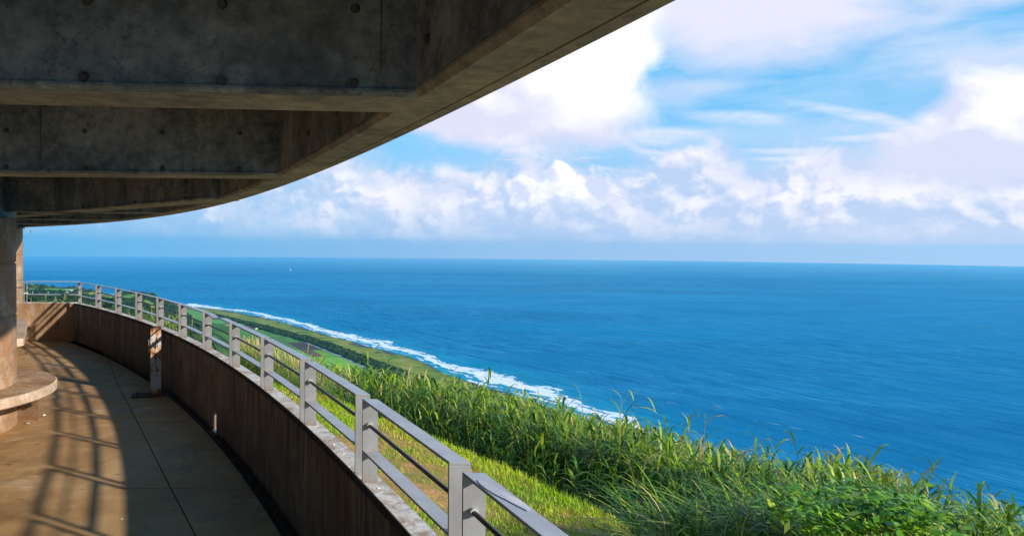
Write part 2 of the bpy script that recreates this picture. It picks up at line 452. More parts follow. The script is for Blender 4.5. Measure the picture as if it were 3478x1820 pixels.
plabels = {
 0: 'grey steel railing panel at the far corner of the curved parapet',
 1: 'small far railing panel, second along the curve from the corner',
 2: 'small far railing panel, third along the curve from the corner',
 3: 'railing panel just beyond the rusty graffiti post, its right end above it',
 4: 'railing panel starting right above the rusty graffiti post',
 5: 'railing panel second nearer from the one above the graffiti post',
 6: 'railing panel with the bent top bar, golden grass behind it',
 7: 'railing panel between the bent one and the one before the lawn begins',
 8: 'railing panel where the short lawn first shows behind its lower bar',
 9: 'railing panel third from the camera, lawn behind and reeds above its top bar',
 10: 'large full railing panel second from the camera, reeds behind its top bar',
 11: 'nearest railing panel at the bottom edge with a clear water puddle on its top bar',
}
panels = []
for i in range(0, 17):
    a = A0 + DA*i - GAP/2; b = A0 + DA*(i+1) + GAP/2
    p = Vector(pol(RB, a, ZW+.0065)); q = Vector(pol(RB, b, ZW+.0065))
    tang = math.atan2(q.y-p.y, q.x-p.x)
    o = make_panel(math.radians(-4)-tang)
    o.location = p; o.rotation_euler = (0, 0, tang)
    o['label'] = plabels.get(i, 'grey steel railing panel on the parapet beside and behind the camera')
    o['group'] = 'railing panels on the curved parapet' if i < 12 else 'railing panels beside and behind the camera'
    panels.append(o)
# the top bar of one panel is dented downwards in its middle
bent = [c for c in panels[6].children if c.name.startswith('top_bar')][0]
LP = 2*RB*math.sin((abs(DA)-GAP)/2)
sk6 = math.radians(-4)-panels[6].rotation_euler.z; skx, sky = math.cos(sk6), math.sin(sk6)
b = MB(); n = 16; vs = []; fs = []
hh = ZT-ZW-.006
for i in range(n+1):
    x = LP*i/n; dz = -.020*math.exp(-((x-LP*.36)/.16)**2)+.006*math.exp(-((x-LP*.66)/.15)**2)
    for yy, zz in ((0, -TH), (BW, -TH), (BW, 0), (0, 0)): vs.append((x+yy*skx, yy*sky, hh+zz+dz))
for i in range(n):
    for j in range(4): fs.append((i*4+j, i*4+(j+1)%4, i*4+4+(j+1)%4, i*4+4+j))
fs += [(0,1,2,3), (n*4+3, n*4+2, n*4+1, n*4)]
b.add(vs, fs); nb = b.build('top_bar', M_STEEL); me = nb.data; bpy.data.objects.remove(nb); bent.data = me
bent['label'] = 'dented top bar'
# clear puddle lying on the nearest top bar
pm, pnt, pb = mat('water_film'); pb.inputs['Base Color'].default_value = (.45,.46,.52,1); pb.inputs['Roughness'].default_value = .08
pb.inputs['Transmission Weight'].default_value = .3
pts2 = [(.10,.010),(.13,.030),(.145,.028),(.17,.040),(.21,.038),(.25,.050),(.30,.058),(.36,.060),(.40,.056),(.41,.040),(.36,.030),(.30,.020),(.25,.010),(.19,.004),(.14,.004)]
b = MB(); k = len(pts2)
b.add([(x, y, 0) for x, y in pts2]+[(x*.985+.003, y*.94+.002, .0016) for x, y in pts2],
      [tuple(range(k, 2*k))]+[(i, (i+1)%k, k+(i+1)%k, k+i) for i in range(k)])
pud = b.build('water_puddle', pm, None, smooth=True)
pud.location = Vector(panels[11].location)+Vector((0,0,hh+.001)); pud.rotation_euler = panels[11].rotation_euler
tag(pud, 'thin clear water puddle lying on the nearest grey top bar', 'puddle')

# railing on the cross wall
for kk, (l0, l1) in enumerate(((-.10, .86), (.90, 2.2))):
    o = make_panel(math.radians(118), l1-l0, kk != 0)
    p = cor + cdir*l1 + Vector((0, .02, ZW+.013))
    o.location = p; o.rotation_euler = (0, 0, math.atan2(-cdir.y, -cdir.x))
    o['label'] = ('railing panel on the far rust stained cross wall, beside the corner', 'railing panel on the far cross wall disappearing behind the farther column')[kk]
    o['group'] = 'railing panels on the cross wall'

# ------------------------------------------------------------------ rusty post with base plate
PX, PY = -4.285, 9.20
pang = math.radians(24)
post = empty('rusty_post', (PX, PY, 0), 'rusty white painted steel post with black graffiti bolted down beside the parapet', 'post')
post.rotation_euler = (0, 0, pang)
b = MB()   # U-shaped channel: web facing the viewer, two flanges behind
W2, D2, HP = .058, .085, .80
b.box((0, 0, HP/2+.02), (2*W2, .008, HP), 0, .001)
b.box((-W2+.004, D2/2, HP/2+.02), (.008, D2, HP), 0, .001)
b.box((W2-.004, D2/2, HP/2+.02), (.008, D2, HP), 0, .001)
b.build('channel', M_RUST, post)
b = MB(); b.box((-W2-.014, .03, .60), (.016, .018, .15), 0, .002); b.build('broken_bracket', M_RUST, post)
b = MB()
for i in range(11):
    x = -W2+.006+i*(2*W2-.012)/10
    b.box((x, random.uniform(-.002,.01), HP+.02+random.uniform(-.004,.008)), (.014, random.uniform(.012,.022), random.uniform(.012,.03)), random.uniform(0,1), .003)
M_RUSTD = simple('dark_rust', (.07,.028,.014), .9, var=.5, scale=40, bmp=.5)
b.build('corroded_edge', M_RUSTD, post)
b = MB(); b.box((-.06, -.005, .01), (.40, .26, .020), 0, .004); b.build('base_plate', M_RUSTD, post)
for x, y in ((-.20,-.08),(-.20,.07),(.09,-.08),(.09,.07)):
    k = MB(); k.lathe((x, y, .02), [(.012,0),(.012,.012),(.006,.013),(.006,.022)], 6); k.build('bolt', M_RUSTD, post)
# graffiti strokes, traced in the post's own plane (unit = one zoom pixel of the mark)
U = .00355/4.8125*.98
def gp(x, y): return ((x-333)*U, -.006, (1160-y)*U+.0)
strokes = [[(343,190),(338,250),(334,310),(326,378)], [(296,324),(310,348),(326,376)], [(370,324),(350,342),(326,376)],
 [(300,458),(318,455),(338,468),(352,490),(366,520)], [(300,462),(298,470)],[(345,482),(325,488),(308,502),(316,530),(330,552),(338,548),(334,520)],
 [(376,586),(350,582),(322,590),(312,606),(322,630),(340,650),(362,660)],
 [(298,678),(320,684),(350,700),(362,722),(354,752),(332,782)],
 [(292,806),(302,802)],[(302,830),(322,832)],[(336,828),(368,834)],[(342,836),(366,838)]]
b = MB()
for s in strokes: b.tube([gp(*p) for p in s], .0046, 6)
b.build('graffiti', M_INK, post)

# ================================================================== COLUMNS AND BENCHES
def column(name, c, r, joints, ztop, label, pier_right):
    root = empty(name, (c[0], c[1], 0), label, 'column', 'round concrete columns on the deck')
    prof = [(r, -.1)]
    for z in joints: prof += [(r, z-.012), (r-.012, z-.006), (r-.012, z+.006), (r, z+.012)]
    prof += [(r, ztop-.012), (r-.014, ztop)]
    b = MB(); b.lathe((0,0,0), prof, 96); b.build('shaft', M_COL, root, smooth=True)
    b = MB(); b.box((0, 0, (ztop+3.0)/2), (2*pier_right, 2*pier_right*.9, 3.0-ztop), .3, .012); b.build('upper_pier', M_BEAM, root)
    return root
C1 = (-5.97, 7.17); R1 = 1.112
col1 = column('concrete_column', C1, R1, [.50+.02, 1.0+.1, 1.62], EYE+.245, 'near round concrete column at the left edge rising from the disc bench', .93)
C2 = (-10.50, 14.95); R2 = .80
col2 = column('concrete_column', C2, R2, [.60, 1.08, 1.58], EYE+.29, 'farther round pale concrete column standing behind the near one', .70)
# tweak: exact joint heights of the near column measured in the photo
ZB = EYE-1.40
bench = empty('round_bench', (C1[0], C1[1], 0), 'round concrete disc bench wrapped around the foot of the near column', 'bench', 'concrete benches round the columns')
b = MB(); t = .098
b.lathe((0,0,0), [(R1+.002, ZB-t), (1.452, ZB-t), (1.464, ZB-t+.012), (1.464, ZB-.014), (1.450, ZB-.001)], 128); 
b.build('rim', M_BENCH, bench, smooth=True)
b = MB(); b.lathe((0,0,0), [(R1+.001, ZB-.02), (1.449, ZB-.012), (1.449, ZB), (R1+.001, ZB+.004)], 128); b.build('seat', M_BENCHT, bench, smooth=True)
# support fin under the disc
b = MB(); q = [(-5.20, 7.90), (-4.84, 7.80), (-4.84-.24, 7.80+.36), (-5.20-.24, 7.90+.36)]
b.add([(x-C1[0], y-C1[1], 0) for x, y in q]+[(x-C1[0], y-C1[1], ZB-t) for x, y in q], [(0,1,2,3),(7,6,5,4)]+[(i,(i+1)%4,4+(i+1)%4,4+i) for i in range(4)])
b.build('support_fin', M_COL, bench)
b = MB(); b.tube([(-4.92-C1[0], 7.79-C1[1], .16), (-4.92-C1[0], 7.81-C1[1], .16)], .016, 14); b.build('fin_hole', M_SEAL, bench)
# straight-ended bench at the farther column
bench2 = empty('long_bench', (-8.0, 12.6, 0), 'slanting concrete slab bench at the foot of the farther column', 'bench', 'concrete benches round the columns')
e0 = at_z(96.5, 1070, ZB); e1 = at_z(81, 1150, ZB)
dv = (e1-e0).normalized(); nv = Vector((-abs(dv.y), -abs(dv.x), 0)).normalized()
nv = Vector((dv.y, -dv.x, 0)); nv = nv if nv.x < 0 else -nv
out = [e0, e0+dv*((e1-e0).length-.15)]
for k in range(5):
    aa = k/4*PI/2; out.append(e1-dv*.15+nv*.15 + dv*.15*math.sin(aa) - nv*.15*math.cos(aa))
out += [e1+nv*1.6, e0+nv*1.6]
b = MB(); k = len(out)
b.add([(p.x, p.y, ZB-t*1.15) for p in out]+[(p.x, p.y, ZB) for p in out], [tuple(range(k)), tuple(range(2*k-1, k-1, -1))]+[(i, (i+1)%k, k+(i+1)%k, k+i) for i in range(k)])
parent_keep(b.build('seat', M_BENCH), bench2)
b = MB(); mid = e0+(e1-e0)*.5+nv*.9
b.box((mid.x, mid.y, (ZB-t*1.15)/2), ((e1-e0).length*.7, 1.0, ZB-t*1.15), math.atan2(dv.y, dv.x), .006)
parent_keep(b.build('pedestal', M_COL), bench2)

# ================================================================== ROOF
roof = empty('concrete_roof', (-4, 5, EYE+.3), 'dark cast concrete roof with deep beams and a curved ring beam overhead', 'roof')
ZS = EYE+.316; ZC = ZS+.86
YEND = 15.62
RI = 41.735; RG0, RG1, RR = 41.826, 41.838, 41.868
ring = MB()
A_END = math.asin((YEND-CY)/RR)
ring.sweep([(RI, ZC+.02), (RI, ZS+.022), (RI-.004, ZS+.019), (RI-.004, ZS+.013), (RI+.006, ZS), (RG0, ZS), (RG0, ZS+.02), (RG1, ZS+.02), (RG1, ZS+.004), (RR, ZS+.004), (RR, ZC+.02)],
           -.03, A_END, 170)
parent_keep(ring.build('ring_beam', M_SOFFIT), roof)
# ring inner faces above the chamfer get the darker board-marked concrete skin
b = MB(); b.sweep([(RI-.002, ZC+.01), (RI-.002, ZS+.024), (RI+.002, ZS+.024), (RI+.002, ZC+.01)], -.03, A_END-.002, 170)
parent_keep(b.build('ring_face', M_BEAM), roof)
b = MB()
ys = [-8+ (YEND+8)*i/40 for i in range(41)]
vs = []; fs = []
for y in ys: vs += [(-16, y, ZC), (xr(RR-.01, y), y, ZC), (-16, y, ZC+.25), (xr(RR-.01, y), y, ZC+.25)]
for i in range(40):
    k = i*4; fs += [(k,k+4,k+5,k+1), (k+2,k+3,k+7,k+6), (k+1,k+5,k+7,k+3), (k,k+2,k+6,k+4)]
fs += [(0,1,3,2), (160,162,163,161)]
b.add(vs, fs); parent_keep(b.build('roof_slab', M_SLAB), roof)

def beam(p0, p1, wdt, plugs, name='beam', ch=.022):
    """beam between two plan points on its near lower edge; width goes away from the viewer"""
    p0 = Vector((*p0, 0)); p1 = Vector((*p1, 0)); d = (p1-p0).normalized(); nn = Vector((-d.y, d.x, 0))
    if nn.y < 0: nn = -nn
    L_ = (p1-p0).length
    prof = [(0, ZC-.005), (0, ZS+ch+.004), (-.004, ZS+ch), (0.010, ZS+.002), (wdt, ZS+.002), (wdt, ZC-.005)]
    prof = [(0, ZC-.005), (0, ZS+.0175), (-.007, ZS+.0155), (-.007, ZS+.009), (0.006, ZS+.002), (wdt-.01, ZS+.002), (wdt, ZS+.012), (wdt, ZC-.005)]
    vs = []; k = len(prof); n = 1
    for s in (0, L_):
        for o_, z in prof: q = p0+d*s+nn*o_; vs.append((q.x, q.y, z))
    fs = [(j, (j+1)%k, k+(j+1)%k, k+j) for j in range(k)]+[tuple(range(k)), tuple(range(2*k-1, k-1, -1))]
    b = MB(); b.add(vs, fs); o = b.build(name, M_BEAM); parent_keep(o, roof)
    # soffit skin
    b = MB(); q = []
    for s, w_ in ((0.0, .008), (L_, .008), (L_, wdt-.012), (0.0, wdt-.012)):
        v = p0+d*s+nn*w_; q.append((v.x, v.y, ZS+.0005))
    q += [(x, y, z+.0015) for x, y, z in q]
    b.add(q, [(0,1,2,3), (7,6,5,4), (0,4,5,1),(1,5,6,2),(2,6,7,3),(3,7,4,0)])
    so = b.build('soffit', M_SOFFIT); parent_keep(so, roof); so.parent = o; so.matrix_parent_inverse = o.matrix_basis.inverted() @ Matrix.Identity(4); so.matrix_parent_inverse = Matrix.Identity(4)
    for s, z, r in plugs:
        c = p0+d*s
        a = c - nn*.001; e = c - nn*.012
        b = MB(); b.tube([(a.x, a.y, z), (e.x, e.y, z)], [r*.86, r*.74], 16)
        po = b.build('tie_plug', M_PLUG, None, smooth=False); po.parent = o
        b = MB(); a2 = c + nn*.001; e2 = c - nn*.0025
        b.tube([(a2.x, a2.y, z), (e2.x, e2.y, z)], [r*1.22, r*1.15], 16)
        po = b.build('tie_ring', M_SEAL if False else M_SLAB, None); po.parent = o
    return o
def plug_at(p0, p1, lst):
    p0v = Vector((*p0, 0)); p1v = Vector((*p1, 0)); d = (p1v-p0v).normalized(); nn = Vector((-d.y, d.x, 0)); res = []
    for px, py, rp in lst:
        r_ = ray(px, py); den = r_.x*nn.x + r_.y*nn.y
        s = (p0v.x*nn.x + p0v.y*nn.y)/den; q = Vector((r_.x*s, r_.y*s, EYE+r_.z*s))
        res.append(((q-p0v).xy.dot(d.xy), q.z, rp/F*s))
    return res
def xring(y): return xr(RI, y)
bm1 = ((-14, 1.00), (xring(1.63)+.02, 1.636))
b1y = lambda x: 1.645+.062*x
bm1 = ((-14, b1y(-14)), (xring(1.63)+.01, b1y(xring(1.63))))
beam(*bm1, .205, plug_at(*bm1, [(285,262,15),(750,275,15),(1203,282,14),(298,3,15),(756,14,15),(1207,30,14)]))
bm2 = ((-14, 3.52), (xring(3.49)+.01, 3.49))
beam(*bm2, .20, plug_at(*bm2, [(22,567,7),(290,570,7),(551,572,8),(811,574,8),(22,443,7),(288,446,7),(551,450,7),(815,453,6)]))
bm3 = ((-6.6, 9.72), (-2.10, 5.33))
beam(*bm3, .24, plug_at(*bm3, [(106,715,5),(283,700,5),(459,686,5),(633,672,5)]))
bm4 = ((-14, 7.86), (xring(7.86)+.01, 7.86))
beam(*bm4, .2, plug_at(*bm4, [(400,713,3),(475,714,3)]))
bm5 = ((-14, 10.3), (xring(10.3)+.01, 10.3))
beam(*bm5, .2, plug_at(*bm5, [(165,736,3),(252,737,3),(340,739,3)]))
bm6 = ((-14, 13.0), (xring(13.0)+.01, 13.0))
beam(*bm6, .2, plug_at(*bm6, [(104,753,3),(212,755,3)]))
bm7 = ((-14, 15.4), (xring(15.4)+.01, 15.4))
beam(*bm7, .22, plug_at(*bm7, [(90,767,2),(118,767,2),(145,767,2)]))
beam((-14, -.6), (xring(-.6), -.6), .2, [])
beam((-14, -3.0), (xring(-3.0), -3.0), .2, [])
# tie holes of the ring beam's inner face
for a in [math.atan2(y-CY, xr(RI, y)-CX) for y in (1.55, 1.95, 2.4, 2.85, 4.15, 4.6, 5.05, 6.0, 6.45)]:
    z = ZS+.10 if a < .47 else ZS+.085
    p = Vector(pol(RI-.003, a, z)); q = Vector(pol(RI-.008, a, z))
    b = MB(); b.tube([p, q], [.011, .010], 12); parent_keep(b.build('tie_plug', M_PLUG), roof)
# cast-in vertical board joints
for (p0, p1), px in ((bm1, 1293), (bm2, 138), (bm3, 561)):
    for s, z, r in plug_at(p0, p1, [(px, 640 if px > 500 and px < 600 else 400, 1)]):
        p0v = Vector((*p0, 0)); d = (Vector((*p1, 0))-p0v).normalized(); c = p0v + d*s; nn = Vector((-d.y, d.x, 0))
        nn = nn if nn.y > 0 else -nn
        b = MB(); q = c - nn*.001; b.box((q.x, q.y, (ZC+ZS+.05)/2), (.0014, .0025, ZC-ZS-.06), math.atan2(d.y, d.x))
        parent_keep(b.build('board_joint', M_SLAB), roof)
# unseen core wall added left of the deck to keep the interior dark
blocker = MB(); blocker.box((-13.2, 2.2, 1.4), (.3, 18, 3.2)); 
tag(blocker.build('unseen_blocker_wall', M_SLAB), 'unseen plain concrete wall added left of the deck to darken the interior', 'wall')

# ------------------------------------------------------------------ litter
def scrap(name, px, py, m, size, label, cat, seed):
    p = at_z(px, py, .004); r = random.Random(seed); b = MB()
    n = 7; vs = []; 
    for k in range(n):
        a = 2*PI*k/n; rr = size*r.uniform(.5, 1); vs.append((rr*math.cos(a), rr*.7*math.sin(a), r.uniform(0, size*.25)))
    vs.append((0, 0, size*r.uniform(.5,.8))); vs += [(x*.95, y*.95, 0) for x, y, z in vs[:n]]
    fs = [(k, (k+1)%n, n) for k in range(n)] + [(n+1+k, n+1+(k+1)%n, (k+1)%n, k) for k in range(n)] + [tuple(range(2*n, n, -1))]
    b.add(vs, fs); o = b.build(name, m); o.location = p; tag(o, label, cat); return o
M_PAPER = simple('pale_paper', (.75,.72,.74), .6); M_GREY = simple('grey_scrap', (.25,.23,.22), .8)
M_BLK = simple('black_scrap', (.02,.02,.02), .7)
scrap('crumpled_paper', 150, 1410, M_PAPER, .024, 'crumpled white paper lying on the floor right of the bench support', 'litter', 1)
scrap('crumpled_wrapper', 94, 1438, M_GREY, .03, 'grey crumpled wrapper lying in front of the bench support', 'litter', 2)
scrap('paper_scrap', 414, 1762, M_PAPER, .008, 'small white scrap on the sunlit floor near the bottom edge', 'litter', 3)
scrap('black_scrap', 89, 1201, M_BLK, .03, 'small black scrap lying on the floor behind the disc bench', 'litter', 4)
scrap('dark_chip', 421, 1634, M_BLK, .009, 'tiny dark chip on the floor at the shadow edge', 'litter', 5)
scrap('leaf_scrap', 49, 1442, M_BLK, .012, 'tiny dark leaf scrap at the foot of the pedestal', 'litter', 6)
def leaf_litter():
    V = []; Fq = []; T = []
    r_ = random.Random(11)
    for i in range(900):
        a = r_.uniform(.36, .76); r = RW - abs(r_.gauss(0, .035)) - .01 if r_.random() < .8 else RW - r_.uniform(.1, 1.6)
        z = -.056 if r > R_EDGE+.004 else .003
        c = np.array([CX+r*math.cos(a), CY+r*math.sin(a), z]); l = r_.uniform(.006, .022) if r > 41.9 else r_.uniform(.004, .011); w_ = l*r_.uniform(.25, .6); th = r_.uniform(0, 6.28)
        d = np.array([math.cos(th), math.sin(th), 0]); n_ = np.array([-d[1], d[0], r_.uniform(-.2, .5)]); k = len(V)
        V += [c-d*l, c+n_*w_, c+d*l+np.array([0,0,r_.uniform(0,.008)]), c-n_*w_*.6]; Fq.append([k, k+1, k+2, k+3]); T.append(r_.uniform(.6, 1))
    return np.array(V), np.array(Fq), np.array(T)
lv_, lf_, lt_ = leaf_litter()
tag(npmesh('leaf_litter', lv_, lf_, simple('dead_leaf', (.16,.10,.055), .9, var=.6, scale=30), lt_), 'scattered dead leaf bits and grit along the foot of the parapet', 'leaf litter', kind='stuff')
# droppings and twigs on the parapet cap
for i, (px, py, m) in enumerate(((1168, 1540, M_PAPER), (1286, 1658, M_PAPER), (1134, 1510, M_PAPER), (1123, 1442, M_BLK))):
    z = ZW+.006
    p = at_z(px, py, z); b = MB(); b.box((0, 0, .002), (.010+.002*i, .007, .004), i*.7, .001)
    o = b.build('dropping' if m is M_PAPER else 'twig', m); o.location = p
    if m is M_BLK:   # this one lies on the lower bar of a railing panel
        o.location = at_z(1130, 1443, ZW+.006+(ZT-ZW)*.372+.004)
    tag(o, ['white bird dropping with dark speck on the cap by the second post pair', 'white bird dropping on the parapet cap below the nearest full panel',
            'small white dropping on the cap before the third post pair', 'small dark twig on the lower bar of a railing panel',
            'tiny white dropping far along the cap', 'white dropping on the cap where the lawn begins'][i], 'dropping' if m is M_PAPER else 'twig')

# ================================================================== NEAR GROUND, LAWN, REEDS
Ex = np.array([-200, 500, 700, 850, 932, 1082, 1287, 1515, 1676, 1841, 1929, 2090, 2182, 2400, 3000, 3600])
Ey = np.array([1040, 1100, 1200, 1287, 1312, 1346, 1426, 1513, 1582, 1660, 1697, 1775, 1819, 1915, 2180, 2450])
Sx = np.array([-200,80,150,240,340,450,520,560,620,680,735,800,870,954,1010,1094,1199,1300,1400,1500,1650,1800,1900,2050,2200,2300,2450,2530,2600,2680,2750,2850,2950,3040,3130,3170,3260,3340,3400,3478,3700])
Sy = np.array([1030,1030,1026,1032,1040,1052,1060,1078,1106,1108,1104,1124,1150,1188,1208,1246,1253,1262,1278,1300,1330,1365,1390,1425,1455,1490,1505,1545,1572,1595,1560,1560,1600,1625,1660,1715,1685,1695,1725,1760,1830])
def base_z(r):   # ground height (floor datum) against radius, gentle lawn then steep bank
    return -.28 - .20*(r-42.2)
def edge_r(a):
    return np.interp(a, EA, ER)
# trace the lawn edge on the sloping lawn
ea, er = [], []
for ex, ey in zip(Ex, Ey):
    d = ray(float(ex), float(ey)); lo = .5
    hit = None
    for s in np.arange(1.5, 40, .02):
        x, y, z = d.x*s, d.y*s, EYE+d.z*s; r = math.hypot(x-CX, y-CY)
        if r > 42.2 and z <= base_z(r): hit = (math.atan2(y-CY, x-CX), r); break
    if hit and hit[1] < 50: ea.append(hit[0]); er.append(hit[1])
o_ = np.argsort(ea); EA = np.array(ea)[o_]; ER = np.array(er)[o_]
def ground(x, y):
    r = np.hypot(x-CX, y-CY); a = np.arctan2(y-CY, x-CX)
    e = edge_r(a)
    z = base_z(np.minimum(r, e)) - 1.0*np.clip(r-e, 0, 1.6) - .5*np.maximum(r-e-1.6, 0)
    z = z + .10*(fbm(x*.9, y*.9, 5)-.47)*np.clip((r-42.2)/.6, 0, 1)
    return z
nr, na = 90, 420
rr = 42.19 + (np.linspace(0, 1, nr)**1.8)*28; aa = np.linspace(-.05, 1.25, na)
Rg, Ag = np.meshgrid(rr, aa, indexing='ij')
X = CX+Rg*np.cos(Ag); Y = CY+Rg*np.sin(Ag); Z = ground(X, Y)
def gridfaces(n, m):
    i, j = np.meshgrid(np.arange(n-1), np.arange(m-1), indexing='ij'); k = (i*m+j).ravel()
    return np.stack([k, k+m, k+m+1, k+1], 1)
go = npmesh('ground', np.stack([X, Y, Z], -1).reshape(-1, 3), gridfaces(nr, na), M_SOIL, smooth=True)
tag(go, 'patchy brown soil bank falling away outside the parapet', kind='structure')

# ---- lawn blades
def blades(px, py, pz, h, w, lean, yaw, tint, seg=2):
    """curved tapering blades; all arguments arrays"""
    n = len(px); cols = []
    dx, dy = np.cos(yaw), np.sin(yaw); sx, sy = -dy, dx
    for k in range(seg+1):
        t = k/seg; off = lean*h*t**1.8; hz = h*(t - .35*lean*t**2)
        ww = w*(1-t)*.5 if k < seg else w*.02
        if k == 0: ww = w*.35
        elif k < seg: ww = w*.5
        bx = px+dx*off; by = py+dy*off; bz = pz+hz
        cols += [np.stack([bx-sx*ww, by-sy*ww, bz], -1), np.stack([bx+sx*ww, by+sy*ww, bz], -1)]
    V = np.stack(cols, 1).reshape(-1, 3); base = np.arange(n)*(2*(seg+1))
    Fc = np.concatenate([np.stack([base+2*k, base+2*k+1, base+2*k+3, base+2*k+2], -1) for k in range(seg)])
    return V, Fc, np.tile(tint, seg)
class Acc:
    def __init__(s): s.V = []; s.F = []; s.T = []; s.n = 0
    def add(s, V, Fc, T): s.V.append(V); s.F.append(Fc+s.n); s.T.append(T); s.n += len(V)
    def build(s, name, m, smooth=True, parent=None):
        return npmesh(name, np.concatenate(s.V), np.concatenate(s.F), m, np.concatenate(s.T), smooth, parent)
n = 170000
a = RNG.uniform(.30, .86, n); r = 42.22 + RNG.uniform(0, 1, n)*(edge_r(a)+.35-42.22)
x = CX+r*np.cos(a); y = CY+r*np.sin(a)
patch = fbm(x*1.1+3, y*1.1, 11, 4)
edge_t = (edge_r(a)-r)
keep = (patch + .20*np.exp(-np.abs(edge_t)/.9) + .012 + RNG.uniform(-.10,.10,n) > .455) & (y > 1.5)
x, y, a, r, patch, edge_t = (q[keep] for q in (x, y, a, r, patch, edge_t))
n = len(x); z = ground(x, y)-.004
h = RNG.uniform(.025, .07, n)*(1+1.2*np.exp(-np.abs(edge_t)/.5))
acc = Acc()
acc.add(*blades(x, y, z, h, RNG.uniform(.005, .010, n), RNG.uniform(.2, .9, n), RNG.uniform(0, 2*PI, n), np.clip(RNG.normal(.55, .2, n)+(patch-.5)*-1.2, 0, 1)))
tag(acc.build('lawn', M_LAWN), 'short bright green mown grass strip between parapet and reeds', 'lawn', kind='stuff')
# dry thatch
n = 16000
a = RNG.uniform(.30, .80, n); r = 42.22 + RNG.uniform(0, 1, n)*(edge_r(a)-42.22); x = CX+r*np.cos(a); y = CY+r*np.sin(a)
k = (fbm(x*1.1+3, y*1.1, 11, 4) < .50) & (y > 1.5); x, y = x[k], y[k]; n = len(x)
acc = Acc(); acc.add(*blades(x, y, ground(x, y)+.004, RNG.uniform(.03,.12,n), RNG.uniform(.004,.008,n), RNG.uniform(1.5,2.4,n), RNG.uniform(0,2*PI,n), np.clip(RNG.normal(.93,.09,n),0,1)))
tag(acc.build('dry_thatch', M_LAWN), 'dry brown clippings scattered over bare soil of the lawn', 'dry grass', kind='stuff')

# ---- reeds
def reed_stem(acc, P, h, rnd, leafy=10, lean=(0,0), tint0=.4, leafl=.38, bare=.35, width=.016):
    """one reed: thin culm plus long arching leaves in two ranks"""
    n = 5; V = []; 
    lx, ly = lean
    def axis(t): return np.array([P[0]+lx*h*t**1.6, P[1]+ly*h*t**1.6, P[2]+h*t*(1-.12*(lx*lx+ly*ly)*t)])
    w = width*.26
    yaw = rnd.uniform(0, PI)
    ring = []
    for k in range(n):
        t = k/(n-1)*.97; c = axis(t); ww = w*(1-.6*t)
        ring.append((c, ww))
    Vs = []; Fs = []
    for c, ww in ring:
        for q in range(3):
            an = 2*PI*q/3; Vs.append(c+np.array([math.cos(an)*ww, math.sin(an)*ww, 0]))
    for k in range(n-1):
        for q in range(3): Fs.append([k*3+q, k*3+(q+1)%3, k*3+3+(q+1)%3, k*3+3+q])
    acc.add(np.array(Vs), np.array(Fs), np.full(len(Fs), min(1, max(0, rnd.gauss(.62, .16)))))
    nl = leafy
    ts = np.linspace(bare, 1.0, nl); 
    for i, t in enumerate(ts):
        c = axis(t*.98); az = yaw + (i % 2)*PI + rnd.uniform(-.7, .7)
        ll = leafl*rnd.uniform(.7, 1.25)*(1-.25*abs(t-.7)/.5)
        up = rnd.uniform(.05, 1.15) + (.55 if t > .92 else 0); curve = rnd.uniform(.7, 2.4)
        wv = width*rnd.uniform(.75, 1.25)
        dx, dy = math.cos(az), math.sin(az); sx, sy = -dy, dx
        seg = 4; pos = c.copy(); ang = up; Vl = []
        # wind pushes leaves towards the left of the picture / inland
        for k in range(seg+1):
            tt = k/seg; wk = wv*.5*(math.sin(PI*min(1, tt*.85+.12))**.8) if k < seg else .0006
            Vl += [pos+np.array([-sx*wk, -sy*wk, 0]), pos+np.array([sx*wk, sy*wk, .25*wk])]
            st = ll/seg
            pos = pos + np.array([dx*math.cos(ang)*st+WIND[0]*st*tt, dy*math.cos(ang)*st+WIND[1]*st*tt, math.sin(ang)*st])
            ang -= curve*.42*(tt+.35)
        Fl = [[2*k, 2*k+1, 2*k+3, 2*k+2] for k in range(seg)]
        tn = min(1, max(0, rnd.gauss(tint0, .17) + (.24 if t > .78 else -.14)))  # sunlit tops and shaded lower leaves put into the tint
        if rnd.random() < .03 and t < .8: tn = .95
        acc.add(np.array(Vl), np.array(Fl), np.full(seg, tn))
WIND = (.30, .12)
rnd = random.Random(3)
def make_templates(k, **kw):
    res = []
    for i in range(k):
        A = Acc(); th = rnd.uniform(0, 2*PI); ln = rnd.uniform(0, .42)
        kk = {q: (v() if callable(v) else v) for q, v in kw.items()}
        reed_stem(A, (0,0,0), 1.0, rnd, lean=(ln*math.cos(th)+.06, ln*math.sin(th)), **kk)
        res.append((np.concatenate(A.V), np.concatenate(A.F), np.concatenate(A.T)))
    return res
def stamp(acc, T, x, y, z, s, yaw, dt=0.0, flat=1.0):
    V, Fc, tt = T; c, sn = math.cos(yaw), math.sin(yaw)
    W = np.stack([(V[:,0]*c-V[:,1]*sn)*s*flat+x, (V[:,0]*sn+V[:,1]*c)*s*flat+y, V[:,2]*s+z], -1)
    acc.add(W, Fc, np.clip(tt+dt, 0, 1))
TALL = make_templates(14, leafy=lambda: rnd.randint(9, 13), leafl=.36, bare=.22, width=.027, tint0=.44)
LOW = make_templates(12, leafy=lambda: rnd.randint(9, 12), leafl=.50, bare=.02, width=.017, tint0=.58)
FAN = make_templates(14, leafy=lambda: rnd.randint(11, 16), leafl=.62, bare=.45, width=.030, tint0=.42)
DARKT = make_templates(10, leafy=lambda: rnd.randint(10, 14), leafl=.46, bare=.06, width=.018, tint0=.20)

